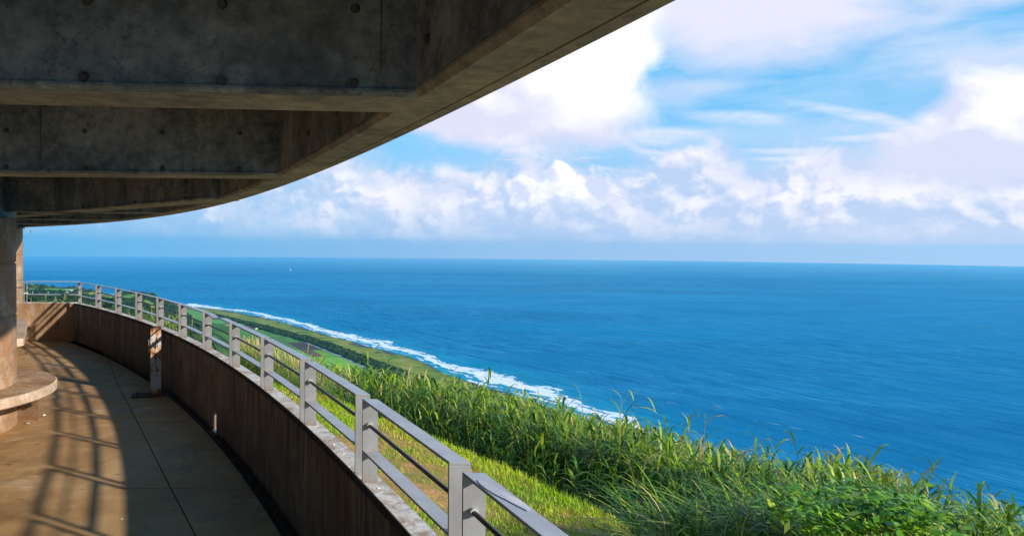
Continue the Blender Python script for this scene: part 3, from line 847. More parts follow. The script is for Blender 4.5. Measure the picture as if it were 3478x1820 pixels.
def photo_px(x, y, z):
    X_, Y_, Z_ = x, y, z-EYE
    cp, sp = math.cos(PITCH), math.sin(PITCH); Yc = Y_*cp+Z_*sp; Zc = -Y_*sp+Z_*cp
    u, v = X_/Yc, -Zc/Yc; cr, sr = math.cos(ROLL), math.sin(ROLL)
    return IW/2+F*(u*cr-v*sr), IH/2+F*(u*sr+v*cr)
reeds = Acc(); bank = Acc()
# positions fill a band several metres deep outside the lawn
cnt = 0
Npos = 7200
for i in range(Npos):
    a = RNG.uniform(.10, .80); e = float(edge_r(a)); depth = RNG.uniform(0, 1)**1.15*7.5
    r = e + .55 + depth
    x = CX+r*math.cos(a); y = CY+r*math.sin(a)
    if y < 1.2: continue
    gz = float(ground(np.array([x]), np.array([y]))[0])
    px, _ = photo_px(x, y, gz)
    if px < 480 or px > 3700: continue
    # the crown surface of the thicket descends with the hillside
    dirl = math.hypot(x, y); s = (float(np.interp(px, Sx, Sy)) - y0(px))/F
    ztop = EYE - s*y
    ztop += (rnd.uniform(-.14, .0) + .50*(float(vnoise(x*1.7, y*1.7, 77))-.72))*(.5+depth*.12)
    h = ztop - gz
    if depth < .8: h *= rnd.uniform(.45, .80)
    if depth < .8: ztop = gz + h
    if h < .15: continue
    h = min(h, 3.4)
    zb = ztop - h
    if px < 1060 and rnd.random() < np.clip((1120-px)/160, 0, 1):
        T = LOW[rnd.randrange(len(LOW))]; sc_ = min(h, 1.1)
        stamp(bank, T, x, y, ztop-sc_, sc_, rnd.uniform(0, 2*PI), rnd.uniform(-.1, .22), 1.15)
    else:
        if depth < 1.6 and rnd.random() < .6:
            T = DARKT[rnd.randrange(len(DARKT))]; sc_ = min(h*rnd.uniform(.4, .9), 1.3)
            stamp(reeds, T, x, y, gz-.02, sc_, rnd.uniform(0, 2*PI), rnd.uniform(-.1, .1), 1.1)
        T = TALL[rnd.randrange(len(TALL))]; sc_ = min(h, 1.25)
        stamp(reeds, T, x, y, ztop-.12-sc_, sc_, rnd.uniform(0, 2*PI), rnd.uniform(-.22, .16)+ (.08 if depth > 2 else -.05))
# leafy heads spread over the top of the thicket
for i in range(5200):
    a = RNG.uniform(.10, .80); e = float(edge_r(a)); depth = .9 + RNG.uniform(0, 1)*6.5; r = e+depth
    x = CX+r*math.cos(a); y = CY+r*math.sin(a)
    if y < 1.2: continue
    px, _ = photo_px(x, y, -1.0)
    if px < 1000 or px > 3700: continue
    s = (float(np.interp(px, Sx, Sy)) - y0(px))/F; ztop = EYE - s*y + (.50*(float(vnoise(x*1.7, y*1.7, 77))-.72) - abs(rnd.gauss(0, .22)))*(.5+depth*.12)
    k = rnd.uniform(.38, .62); ztop -= .20
    stamp(reeds, FAN[rnd.randrange(len(FAN))], x, y, ztop-k, k, rnd.uniform(0, 2*PI), rnd.uniform(-.15, .18))
# thick golden grass on the bank beyond the far panels
for i in range(4200):
    a = RNG.uniform(.56, .80); e = float(edge_r(a)); r = max(42.35, e-.1) + RNG.uniform(0, 1)**1.3*6
    x = CX+r*math.cos(a); y = CY+r*math.sin(a)
    px, _ = photo_px(x, y, 0)
    if px > 1190 or px < 470 or rnd.random() < (px-1050)/160: continue
    s = (float(np.interp(px, Sx, Sy)) - y0(px))/F; gz = float(ground(np.array([x]), np.array([y]))[0])
    ztop = EYE - s*y - abs(rnd.gauss(0, .10)) + .15*(float(vnoise(x*1.6, y*1.6, 78))-.8)
    ztop -= .16
    h = min(ztop-gz, rnd.uniform(.5, .95))
    if h < .12: continue
    stamp(bank, LOW[rnd.randrange(len(LOW))], x, y, ztop-h, h, rnd.uniform(0, 2*PI), rnd.uniform(-.12, .25), 1.2)
# a few culms overtop the thicket, where the photograph shows them
for px, py, hh_ in ((1335,1200,.9),(2300,1440,.8),(2640,1520,.8),(3180,1640,.9),(1480,1262,.8),(1615,1285,.9),(1670,1300,.8),(1800,1330,.8),(1885,1345,.8),(1985,1350,.9),(2000,1360,.8),(2105,1325,1.1),(2140,1350,1.0),
                    (2185,1395,.9),(2260,1410,.8),(2390,1405,1.0),(2585,1480,.9),(2345,1450,.9),(2735,1495,1.1),(2880,1515,1.2),(2760,1520,1.1),(3060,1580,.9),(3110,1610,.9),(3380,1655,1.0),(3270,1665,.8),(1130,1215,.8),(1240,1225,.8)):
    e = 12.5 if px < 1700 else (10.5 if px < 2400 else 9.0)
    d = ray(px, py); s = e/d.y; tx, ty, tz = d.x*s, d.y*s, EYE+d.z*s
    stamp(reeds, TALL[rnd.randrange(len(TALL))], tx, ty, tz-1.15*hh_-.1, 1.15*hh_+.1, rnd.uniform(0, 6), rnd.uniform(-.1, .15), .8)
tag(reeds.build('reeds', M_REED), 'dense thicket of tall green cane-like reeds on the slope beyond the lawn', 'reeds', kind='stuff')
tag(bank.build('tall_grass', M_REED), 'yellow green tall grass growing on the bank beyond the far railing', 'grass', kind='stuff')

# tufts poking above the far cross wall and behind the far panels
tuft = Acc()
for px, py, sc_ in ((122,1022,.45),(140,1019,.5),(158,1018,.5),(172,1021,.5),(217,1017,.55),(240,1015,.55),
                    (356,1038,.5),(452,1064,.5),(515,1062,.6),(505,1075,.6),(528,1072,.6),(545,1080,.7),(560,1080,.7),(575,1085,.7),(590,1092,.7),(600,1095,.7),(622,1100,.7)):
    for q in range(2 if px < 500 else 3):
        d = ray(px+rnd.uniform(-6,6), py+rnd.uniform(0,8)); s = (15.6 if px < 260 else 14.6-(px-340)*.004)/d.y
        stamp(tuft, LOW[rnd.randrange(len(LOW))], d.x*s, d.y*s, EYE+d.z*s-sc_, sc_, rnd.uniform(0, 6), rnd.uniform(-.2, .05), 1.0)
tag(tuft.build('grass_tufts', M_REED), 'bright grass tips showing over the far end of the parapet', 'grass', kind='stuff')

# long arching grass in front of the reeds at the bottom
arch = Acc()
n = 1900
pxs = RNG.uniform(2150, 3000, n); 
xs, ys_, zs = [], [], []
for px in pxs:
    py = RNG.uniform(1690, 1900) + max(0, (2500-px))*.0
    d = ray(float(px), float(py)); s = RNG.uniform(5.6, 6.6)/d.y
    xs.append(d.x*s); ys_.append(d.y*s); zs.append(EYE+d.z*s-.25)
x, y, z = map(np.array, (xs, ys_, zs)); n = len(x)
cl = (fbm(x*3, y*3, 3) > .42)
x, y, z = x[cl], y[cl], z[cl]; n = len(x)
arch.add(*blades(x, y, z, RNG.uniform(.30, .65, n), RNG.uniform(.007, .013, n), RNG.uniform(.6, 1.4, n), RNG.normal(2.9, .9, n), np.clip(RNG.normal(.45, .28, n), 0, 1), seg=6))
tag(arch.build('arching_grass', M_REED), 'fine arching long grass at the foot of the reeds by the bottom edge', 'grass', kind='stuff')

# leafy shrub at lower right
sh = empty('leafy_shrub', tuple(at_z(2890, 1830, -1.6)), 'bright green broad leaved shrub with a brown forked stem among the reeds', 'shrub')
def P3(px, py, dep):
    d = ray(px, py); s = dep/d.y; return Vector((d.x*s, d.y*s, EYE+d.z*s))
base = P3(2885, 1840, 5.3)-Vector((0,0,.2))
st = MB()
f0 = P3(2890, 1790, 5.3)
st.tube([base, P3(2882,1815,5.3), f0], [.022,.018,.016], 8)
tips = []
for px, py, dep in ((3010,1735,5.1),(2945,1745,5.5),(2850,1765,5.4),(2780,1752,5.2),(2985,1765,5.0),(2700,1735,5.1),(3080,1760,5.0),(2900,1700,5.4),(3120,1790,4.9),(2800,1790,5.0)):
    m_ = f0.lerp(P3(px, py, dep), .5)+Vector((0,0,-.03)); tips.append(P3(px, py, dep))
    st.tube([f0, m_, P3(px, py, dep)], [.012,.008,.003], 6)
parent_keep(st.build('stem', M_BARK), sh)
lv = Acc(); n = 2600; V = []; Fq = []; T = []
cen = np.array([tuple(t) for t in tips])
for i in range(n):
    c = cen[rnd.randrange(len(cen))] + np.array([rnd.gauss(0,.15), rnd.gauss(0,.15), rnd.gauss(0,.06)+.03])
    az = rnd.uniform(-1.2, .9) if rnd.random() < .7 else rnd.uniform(0, 2*PI); ll = rnd.choice((.028,.04,.055,.075,.10))*rnd.uniform(.8,1.2); wd = ll*rnd.uniform(.14, .30); tilt = rnd.uniform(-.9, .5)
    d = np.array([math.cos(az)*math.cos(tilt), math.sin(az)*math.cos(tilt), math.sin(tilt)]); sdv = np.array([-math.sin(az), math.cos(az), rnd.uniform(-.5,.5)])
    up = np.array([0,0,1.0]); k = len(V)
    V += [c, c+d*ll*.45+sdv*wd, c+d*ll, c+d*ll*.45-sdv*wd]; Fq.append([k, k+1, k+2, k+3]); T.append(min(1, max(0, rnd.gauss(.5,.2))))
lv.add(np.array(V), np.array(Fq), np.array(T)); o = lv.build('foliage', M_BUSH, smooth=False); parent_keep(o, sh)

# ================================================================== FAR LAND
xs_t = [-1600,-500, 85, 150, 200, 250, 300, 350, 400, 450, 500, 550, 585, 610, 640, 700]
Dt   = [40, 100, 250, 500, 900, 1400, 1700, 1950, 2200, 2500, 2900, 3300]
Yt = {  # photo row at which the ground lies at each distance (land descends away from the hilltop)
 -1600:[1150,1110,1085,1060,1030,1010,995,985,978,972,968,968],
 -500:[1150,1110,1085,1060,1030,1010,995,985,978,970,963,970],
 85:  [1150,1110,1085,1060,1031,1013,1000,990,982,972,962,975],
 150: [1150,1110,1085,1060,1033,1015,1002,992,984,974,965,980],
 200: [1155,1112,1086,1062,1035,1016,1003,993,985,978,976,990],
 250: [1160,1115,1088,1064,1036,1018,1005,994,984,974,985,1010],
 300: [1165,1120,1092,1066,1040,1021,1008,997,988,990,1010,1030],
 350: [1175,1130,1098,1070,1046,1026,1012,1001,997,1010,1030,1045],
 400: [1185,1140,1104,1076,1052,1030,1014,1001,1004,1025,1045,1060],
 450: [1195,1150,1115,1086,1060,1034,1014,994,1010,1040,1060,1075],
 500: [1205,1160,1125,1096,1072,1046,1020,996,1020,1050,1065,1080],
 550: [1215,1172,1138,1108,1086,1064,1036,1010,1034,1060,1080,1090],
 585: [1225,1182,1150,1120,1098,1076,1050,1030,1048,1070,1085,1095],
 610: [1235,1190,1160,1130,1108,1084,1064,1052,1062,1078,1090,1100],
 640: [1240,1200,1170,1142,1118,1096,1080,1076,1082,1095,1100,1110],
 700: [1250,1220,1190,1165,1142,1122,1116,1120,1125,1130,1135,1140]}
Zrows = []
for xx in xs_t:
    Zrows.append([-(yy-y0(xx))/F*dd for yy, dd in zip(Yt[xx], Dt)])
shx = [-1600,-500,85,250,400,500,598,650,745,849,919,1024,1129,1234,1400,1510,1653,1750,1860,2044,2182,2800,3600,5200]
shy_d = {-1600:3900,-500:3700,85:3500,250:3100,400:2900,500:2750}
def shore_d(px):
    ys = {598:1044,650:1041.5,745:1050,849:1067.7,919:1083.4,1024:1109.6,1129:1141,1234:1169,1400:1210,1510:1262,1653:1308,1750:1338,1860:1375,2044:1462,2182:1545}
    out = []
    for q in shx:
        if q in ys: out.append(200/((ys[q]-y0(q))/F))
        elif q in shy_d: out.append(shy_d[q])
        else: out.append({2800:380,3600:280,5200:240}[q])
    return np.interp(px, shx, out)
def land(px, d, X, Y):
    """height relative to the eye at photo azimuth px and forward distance d"""
    Zr = np.array(Zrows); out = np.empty_like(px)
    # interpolate table in distance for each row, then across rows
    vals = np.stack([np.interp(np.log(d), np.log(Dt), row) for row in Zr], 0)
    idx = np.clip(np.searchsorted(xs_t, px, side='right')-1, 0, len(xs_t)-2)
    xa = np.array(xs_t)[idx]; xb = np.array(xs_t)[idx+1]; t = np.clip((px-xa)/(xb-xa), 0, 1); t = t*t*(3-2*t)*.5+t*.5
    tab = np.take_along_axis(vals, idx[None], 0)[0]*(1-t) + np.take_along_axis(vals, idx[None]+1, 0)[0]*t
    foot = np.interp(px, [700, 1000, 1300, 1700, 2500, 3600, 5200], [1650, 1200, 930, 680, 480, 400, 350])
    slope = -193*np.clip(d/foot, 0, 1.4)**.72
    k = np.clip((px-640)/140, 0, 1)
    hill = tab*(1-k)+slope*k
    sd = shore_d(px); t = (sd-d)*.55
    # small wiggles of the coast
    t = t + 26*(fbm(X/90, Y/90, 21)-.47)
    plain = np.where(t > 0, -200.3+np.minimum(6.3, t*.035), -200.3+np.maximum(t*.05, -8))
    past = np.clip((d-np.interp(px, [85,250,350,450,610,700],[3000,2600,2300,2050,2100,1750]))/250, 0, 1)
    hill = hill*(1-past)+(-215)*past
    z = np.maximum(hill, plain)
    onhill = np.clip((hill-plain)/6, 0, 1)
    return z, t, onhill
nd, nx = 330, 760
pxg = np.concatenate([np.linspace(-1200, 60, 90), np.linspace(66, 760, 360), np.linspace(766, 2300, 250), np.linspace(2330, 4600, 60)])
dg = np.exp(np.linspace(math.log(34), math.log(4200), nd))
PX, DG = np.meshgrid(pxg, dg, indexing='ij')
RY = [ray(float(q), 842) for q in pxg]
UX = np.array([r.x/r.y for r in RY])[:, None]
X = UX*DG; Y = DG
Z, Tsh, OH = land(PX, DG, X, Y)
tree = fbm(X/16, Y/16, 31, 3); clump = fbm(X/120, Y/120, 33, 4)
wood = np.clip((clump-.40)/.08, 0, 1)*OH
PXV, PYV = photo_px(X, Y, Z+EYE)
PATCH = [ # real fields and golden slopes on the hills: centre, radii (photo measure), kind
 (370,1009,34,13,1), (436,1014,28,13,1), (440,1004,20,6,1), (308,1001,24,8,2), (498,1032,18,14,2), (520,1048,13,18,2), (560,1090,40,14,1), (210,981,60,5,1), (120,980,50,6,1),
 (225,1024,22,5,3), (372,1001,24,4,3), (270,1003,26,5,1)]
patch = np.zeros_like(X)
for cx_, cy_, rx_, ry_, kd in PATCH:
    m_ = ((PXV-cx_)/rx_)**2 + ((PYV-cy_)/ry_)**2 + (fbm(X/60, Y/60, 51)-.47)*1.6 < 1
    patch[m_ & (OH > .3)] = kd
wood = np.where(patch > 0, 0, wood)
Z = Z + wood*(tree-.3)*9*np.clip(DG/600, .2, 1) + OH*(fbm(X/220, Y/220, 35)-.5)*8*np.clip(DG/800, 0, 1)*np.clip((3400-DG)/800, 0, 1)
def land_mat():
    m, nt, b = mat('far_land')
    co = N(nt, 'ShaderNodeTexCoord').outputs['Object']
    at = N(nt, 'ShaderNodeAttribute', attribute_name='wood').outputs['Fac']
    sh = N(nt, 'ShaderNodeAttribute', attribute_name='shore').outputs['Fac']
    hl = N(nt, 'ShaderNodeAttribute', attribute_name='onhill').outputs['Fac']
    n1 = noise(nt, co, .03, 6, .65); n2 = noise(nt, co, .006, 5, .6, .5)
    meadow = ramp(nt, n2, [(.38, (.06,.15,.012)), (.5, (.11,.24,.015)), (.6, (.24,.27,.035)), (.68, (.12,.22,.02))])
    meadow = mix(nt, .5, meadow, ramp(nt, n1, [(.35, (.045,.11,.012)), (.65, (.17,.28,.03))]))
    woodc = ramp(nt, n1, [(.36, (.007,.022,.007)), (.5, (.016,.048,.010)), (.66, (.05,.10,.018))])
    hill = mix(nt, at, meadow, woodc)
    pa = N(nt, 'ShaderNodeAttribute', attribute_name='patch').outputs['Fac']
    pc = ramp(nt, mth(nt, 'DIVIDE', pa, 4.0), [(0, (.10,.30,.03)), (.37, (.30,.30,.045)), (.62, (.16,.075,.05))], 'CONSTANT')
    pc = mix(nt, .35, pc, ramp(nt, n1, [(.38, (.05,.14,.015)), (.62, (.30,.38,.06))]))
    hill = mix(nt, ramp(nt, pa, [(.3, 0), (.6, 1)]), hill, pc)
    plain = ramp(nt, noise(nt, co, .012, 5, .6), [(.4, (.045,.13,.015)), (.6, (.09,.21,.02))])
    # reef flat: yellow-green weed then dark rock towards the surf
    flat = ramp(nt, noise(nt, co, .02, 6, .65, .6), [(.36, (.07,.14,.025)), (.46, (.14,.21,.03)), (.54, (.22,.25,.035)), (.64, (.30,.26,.08))])
    k = mth(nt, 'ADD', sh, mth(nt, 'MULTIPLY', mth(nt, 'SUBTRACT', noise(nt, co, .012, 5, .6), .5), 60))
    fmask = mth(nt, 'MULTIPLY', ramp(nt, mth(nt, 'DIVIDE', k, 300), [(.60, 1), (.64, 0)]), 1.0)
    c = mix(nt, fmask, plain, flat)
    rock = ramp(nt, noise(nt, co, .06, 5, .7), [(.4, (.035,.035,.04)), (.6, (.12,.11,.10))])
    k2 = mth(nt, 'ADD', sh, mth(nt, 'MULTIPLY', mth(nt, 'SUBTRACT', noise(nt, co, .018, 7, .75), .5), 260))
    rm = ramp(nt, mth(nt, 'DIVIDE', k2, 300), [(.06, 1), (.10, 0)])
    c = mix(nt, rm, c, rock)
    c = mix(nt, hl, c, hill)
    L(nt, c, b.inputs['Base Color']); b.inputs['Roughness'].default_value = .95; b.inputs['Specular IOR Level'].default_value = .1
    bump(nt, b, n1, .6, 3.0)
    return m
M_LAND = land_mat()
lo = npmesh('terrain', np.stack([X, Y, Z+EYE], -1).reshape(-1, 3), gridfaces(len(pxg), nd)[:, ::-1], M_LAND, smooth=True,
            attrs={'wood': wood.ravel(), 'shore': Tsh.ravel(), 'onhill': OH.ravel(), 'patch': patch.ravel()})
tag(lo, 'green hills and flat coastal plain running along the shore', kind='structure')

# far woods: many small crowns over the hillsides (one far-off mass)
def crown_template(seed):
    r = np.random.default_rng(seed); n = 46
    v = r.normal(size=(n, 3)); v /= np.linalg.norm(v, axis=1)[:, None]; v[:, 2] = np.abs(v[:, 2])*.9+.1; rad = r.uniform(.6, 1.05, n)
    c = v*rad[:, None]; t1 = np.cross(v, r.normal(size=(n, 3))); t1 /= np.linalg.norm(t1, axis=1)[:, None]; t2 = np.cross(v, t1)
    s = r.uniform(.22, .42, n)[:, None]
    V = np.stack([c-t1*s-t2*s, c+t1*s-t2*s, c+t1*s+t2*s, c-t1*s+t2*s], 1).reshape(-1, 3)
    Fc = np.arange(n*4).reshape(-1, 4)
    return V, Fc, np.clip(r.normal(.4, .22, n), 0, 1)
CR = [crown_template(i) for i in range(8)]
HOUSES = [(86,1002,1650),(144,991,1900),(137,1004,1600),(197,1005,1580),(217,1004.5,1580),(188,999,1700),(236,987,2050),(252,988,2050),(228,996,1850)]
HXY = [(ray(px, py).x/ray(px, py).y*d, d) for px, py, d in HOUSES]
def photo_patch(x, y, z):
    px, py = photo_px(x, y, z)
    return any(((px-a)/b)**2+((py-c)/e)**2 < 1.1 for a, c, b, e, k in PATCH)
woods = Acc(); cnt = 0
for i in range(5200):
    px = RNG.uniform(60, 700); d = RNG.uniform(500, 2600)
    u = float(np.interp(px, pxg, UX[:, 0])); x, y = u*d, d
    z, t, oh = land(np.array([px]), np.array([d]), np.array([x]), np.array([y]))
    if oh[0] < .6: continue
    cl = fbm(np.array([x/120]), np.array([y/120]), 33, 4)[0]
    if cl < .44 and rnd.random() > .04: continue
    if any(abs(x-hx) < 12 and hy-130 < y < hy+4 for hx, hy in HXY) or photo_patch(x, y, z[0]+EYE): continue
    s = rnd.uniform(3, 7.5); z_ = z[0] + (fbm(np.array([x/220]), np.array([y/220]), 35)[0]-.5)*8*min(1, d/800)
    stamp(woods, CR[rnd.randrange(8)], x, y, z_+EYE+ s*.2, s, rnd.uniform(0, 6), rnd.uniform(-.25, .15))
# windbreak along the coast road
z7 = lambda x, y: (500+x/2.862, 900+y/2.862)
ZP = -194.0+EYE
belt = [(600,486),(750,517),(900,552),(1100,602),(1300,660),(1500,712),(1700,775),(1900,850),(2100,935),(2300,1012),(2500,1085),(2700,1150)]
bl = [at_z(*z7(*p), ZP) for p in belt]
for i in range(2600):
    k = rnd.uniform(0, len(bl)-1.001); j = int(k); p = bl[j].lerp(bl[j+1], k-j)
    nrm = (bl[j+1]-bl[j]).normalized(); nn = Vector((nrm.y, -nrm.x, 0)); 
    wv = 15 if j > 2 else 11
    q = p + nn*rnd.uniform(-wv, wv); s = rnd.uniform(2.2, 4.8)
    stamp(woods, CR[rnd.randrange(8)], q.x, q.y, ZP+.5, s, rnd.uniform(0, 6), rnd.uniform(-.1, .2))
tag(woods.build('woodland', M_WOODS, smooth=False), 'dark green woods on the far hills and along the coast road', 'woods', kind='stuff')

# fields on the plain, measured off the photograph and laid flat at their own distance
def field(name, pts, c, label, dz=.5, var=.18, rot=0.6):
    m, nt, b = mat(name+'_soil')
    co = N(nt, 'ShaderNodeTexCoord').outputs['Object']
    n = noise(nt, co, .03, 6, .65); wv = N(nt, 'ShaderNodeTexWave', ins={'Scale': .09, 'Distortion': .8, 'Detail': 1.0})
    L(nt, mapping(nt, co, rot=(0, 0, rot)), wv.inputs['Vector'])
    f = mth(nt, 'ADD', mth(nt, 'MULTIPLY', n, .8), mth(nt, 'MULTIPLY', wv.outputs['Fac'], .2))
    L(nt, ramp(nt, f, [(.35, tuple(x*(1-var) for x in c)), (.65, tuple(x*(1+var) for x in c))]), b.inputs['Base Color'])
    b.inputs['Roughness'].default_value = .95
    P = [at_z(*z7(*p), ZP+dz) for p in pts]; ce = sum(P, Vector())/len(P); ce.z = ZP
    bb = MB(); k = len(P)
    bb.add([(p.x-ce.x, p.y-ce.y, dz) for p in P]+[(p.x-ce.x, p.y-ce.y, -1.5) for p in P], [tuple(range(k))]+[(i, (i+1)%k, k+(i+1)%k, k+i) for i in range(k)])
    o = bb.build(name, m); o.location = ce; tag(o, label, kind='structure'); return o
G1, G2, G3 = (.06,.20,.018), (.10,.29,.02), (.17,.38,.025)
field('field', [(380,430),(480,445),(700,505),(860,560),(760,580),(560,560),(390,500)], (.09,.27,.04), 'pale green field at the far end of the plain')
field('soil_field', [(690,503),(790,520),(840,545),(760,540)], (.16,.10,.085), 'small brown ploughed strip at the far end of the plain')
field('field', [(850,530),(960,560),(1010,580),(860,582)], (.12,.30,.05), 'small light green field beside the far brown strip')
field('soil_field', [(930,584),(1010,584),(1110,612),(980,612)], (.11,.055,.045), 'thin dark brown field above the white hut')
field('pale_field', [(700,572),(860,575),(930,583),(760,586)], (.35,.24,.14), 'pale bare track across the plain')
field('field', [(880,620),(1150,630),(1250,660),(1400,710),(1530,745),(1350,748),(1330,700),(900,690)], G1, 'dark green cane field left of the coast road')
field('field', [(890,694),(1330,704),(1350,750),(1480,820),(1240,790),(900,740)], (.045,.16,.02), 'deep green field in the middle of the plain')
field('soil_field', [(1350,750),(1530,750),(1722,826),(1480,820)], (.042,.030,.028), 'dark ploughed purple brown field by the road')
field('soil_field', [(1482,823),(1590,824),(1715,890),(1605,886)], (.13,.055,.03), 'reddish brown field below the dark ploughed one')
field('field', [(1594,824),(1726,828),(1905,896),(1720,890)], G2, 'green triangular field right of the reddish field')
field('field', [(1605,890),(1910,899),(2090,998),(1800,1000)], G3, 'bright green field nearest the coast road bend', rot=1.2)
field('field', [(1240,793),(1480,823),(1603,889),(1798,1002),(1500,1010),(1230,900)], (.13,.34,.03), 'bright green wide field behind the near reeds')
field('field', [(1800,1003),(2095,1001),(2260,1080),(2000,1130),(1700,1100)], (.11,.30,.03), 'green field just above the reed tips')
field('field', [(880,745),(1240,793),(1230,905),(900,860)], (.10,.28,.03), 'green field seen through the middle railing panels')
# coast road
road_px = [(860,545),(1010,582),(1150,625),(1340,680),(1540,748),(1730,822),(1910,893),(2100,985),(2260,1050),(2420,1120)]
rp = [at_z(*z7(*p), ZP+.9) for p in road_px]; bb = MB(); vs = []; fs = []
for i, p in enumerate(rp):
    t_ = (rp[min(i+1, len(rp)-1)]-rp[max(0, i-1)]).normalized(); nn = Vector((t_.y, -t_.x, 0))*4.0
    vs += [tuple(p-nn), tuple(p+nn), tuple(p-nn-Vector((0,0,2))), tuple(p+nn-Vector((0,0,2)))]
for i in range(len(rp)-1): k = i*4; fs += [(k,k+1,k+5,k+4), (k+1,k+3,k+7,k+5), (k+2,k,k+4,k+6)]
bb.add(vs, fs); tag(bb.build('road', simple('pale_road', (.34,.34,.33), .9, scale=.1)), 'narrow pale coast road between fields and windbreak', kind='structure')

# ------------------------------------------------------------------ houses of the village
M_WHITE = simple('white_render', (.78,.78,.76), .8); M_RED = simple('red_roof_tiles', (.28,.075,.045), .8); M_GLASS = simple('dark_window', (.03,.04,.05), .2)
M_PALE = simple('pale_flat_roof', (.62,.58,.52), .8)
def house(px, py, d, w, dp, h, flat, wallm, roofm, label):
    r_ = ray(px, py); s = d/r_.y; x, y, z = r_.x*s, d, EYE+r_.z*s
    za, t_, oh_ = land(np.array([float(px)]), np.array([float(d)]), np.array([x]), np.array([y]))
    z = za[0] + (float(fbm(np.array([x/220]), np.array([y/220]), 35)[0])-.5)*8*min(1, d/800)*min(1, (3400-d)/800) + EYE + 1.5
    root = empty('house', (x, y, z), label, 'house', 'village houses on the far wooded slope')
    b = MB(); b.box((0,0,h/2-2), (w, dp, h+4)); b.build('wall', wallm, root)
    b = MB()
    if flat: b.box((0,0,h+.25), (w+.8, dp+.8, .5))
    else:
        W_, D_ = w/2+.6, dp/2+.6; b.add([(-W_,-D_,h),(W_,-D_,h),(W_,D_,h),(-W_,D_,h),(-W_*.55,0,h+w*.22),(W_*.55,0,h+w*.22)], [(0,1,5,4),(1,2,5),(2,3,4,5),(3,0,4),(3,2,1,0)])
    b.build('roof', roofm, root)
    for k in (-1, 0, 1):
        b = MB(); b.box((k*w*.28, -dp/2-.06, h*.5), (w*.13, .1, h*.35)); b.build('window', M_GLASS, root)
    return root
house(86, 1002, 1650, 8, 6, 4.5, True, M_WHITE, M_WHITE, 'white flat roofed house beside the farther column edge')
house(144, 991, 1900, 11, 7, 3.5, True, M_WHITE, M_WHITE, 'bright white low house among trees below the middle rod')
house(137, 1004, 1600, 10, 8, 2.5, False, M_PALE, M_RED, 'house with brownish red hipped roof half hidden by trees')
house(197, 1005, 1580, 10, 7, 2.6, True, M_WHITE, M_WHITE, 'long white house right of the red roofed one')
house(217, 1004.5, 1580, 9, 7, 2.4, False, M_PALE, simple('pink_roof', (.5,.36,.32), .8), 'house with pale pinkish roof right of the long white one')
house(188, 999, 1700, 3, 3, 5, True, M_WHITE, M_WHITE, 'narrow white tower-like building above the long white house')
house(236, 987, 2050, 18, 9, 3, True, M_PALE, simple('cyan_roof', (.45,.66,.66), .7), 'long building with pale turquoise roof near the corner post')
house(252, 988, 2050, 10, 8, 3, True, M_PALE, M_PALE, 'cream building right of the turquoise roofed one')
house(228, 996, 1850, 3, 3, 3.5, True, M_WHITE, M_WHITE, 'tiny white hut on the slope left of the corner post')
r_ = at_z(*z7(1062, 627), ZP)
hut = empty('field_hut', (r_.x, r_.y, ZP), 'small white hut standing alone at the edge of the cane fields', 'hut')
b = MB(); b.box((0,0,1.4), (4,3.5,3.6)); b.build('wall', M_WHITE, hut); b = MB(); b.box((0,0,3.4), (4.8,4.2,.4)); b.build('roof', M_WHITE, hut)
b = MB(); b.box((.5,-1.8,1.6), (1.0,.1,2.0)); b.build('door', M_GLASS, hut)

# power pole among the houses
for px, py, nm in ((112, 997, 'thin utility pole left among the village trees'), (164, 998, 'thin utility pole in the middle of the wooded slope')):
    r_ = ray(px, py); s = 1400/r_.y
    pr = empty('utility_pole', (r_.x*s, 1400, EYE+r_.z*s-7), nm, 'pole', 'utility poles in the village')
    b = MB(); b.tube([(0,0,-4),(0,0,11)], [.35,.25], 8); b.build('pole', M_PALE, pr)
    b = MB(); b.box((0,0,10), (2.4,.2,.25)); b.build('crossarm', M_PALE, pr)

# boat with wake, far out
bp = at_z(986, 917, SEA)
boat = empty('motor_boat', tuple(bp), 'tiny white motor boat far out on the blue sea', 'boat')
b = MB(); hv = []
for t_, wdt, zz in ((-9, 2.6, 0), (-4, 3.0, 0), (3, 2.6, 0), (8, 1.2, 0), (11, .05, .6)): hv += [(t_, -wdt, 2.4+zz), (t_, wdt, 2.4+zz), (t_, wdt*.5, -.6), (t_, -wdt*.5, -.6)]
b.add(hv, [(k*4+j, k*4+(j+1)%4, k*4+4+(j+1)%4, k*4+4+j) for k in range(4) for j in range(4)]+[(0,1,2,3)]); b.build('hull', M_WHITE, boat)
b = MB(); b.box((-1,0,4), (7,3.4,3.4), 0, .4); b.build('cabin', M_WHITE, boat)

# small unidentified dark shape beneath the roof edge, modelled as a bird
r_ = ray(103.5, 786); s = 40/r_.y
bd = MB(); c = Vector((r_.x*s, 40, EYE+r_.z*s))
bd.add([(-.07,0,.05),(0,.01,.06),(.02,0,.045),(0,-.02,.04),(.02,0,-.08),(.005,0,-.09),(-.02,.01,.03),(0,.02,0),(.035,.0,.03)], [(0,1,3),(1,2,3),(2,4,5,3),(6,7,3),(8,4,2)])
o = bd.build('bird', M_BLK); o.location = c; tag(o, 'tiny unidentified dark shape, modelled as a bird, just below the far roof edge', 'bird')

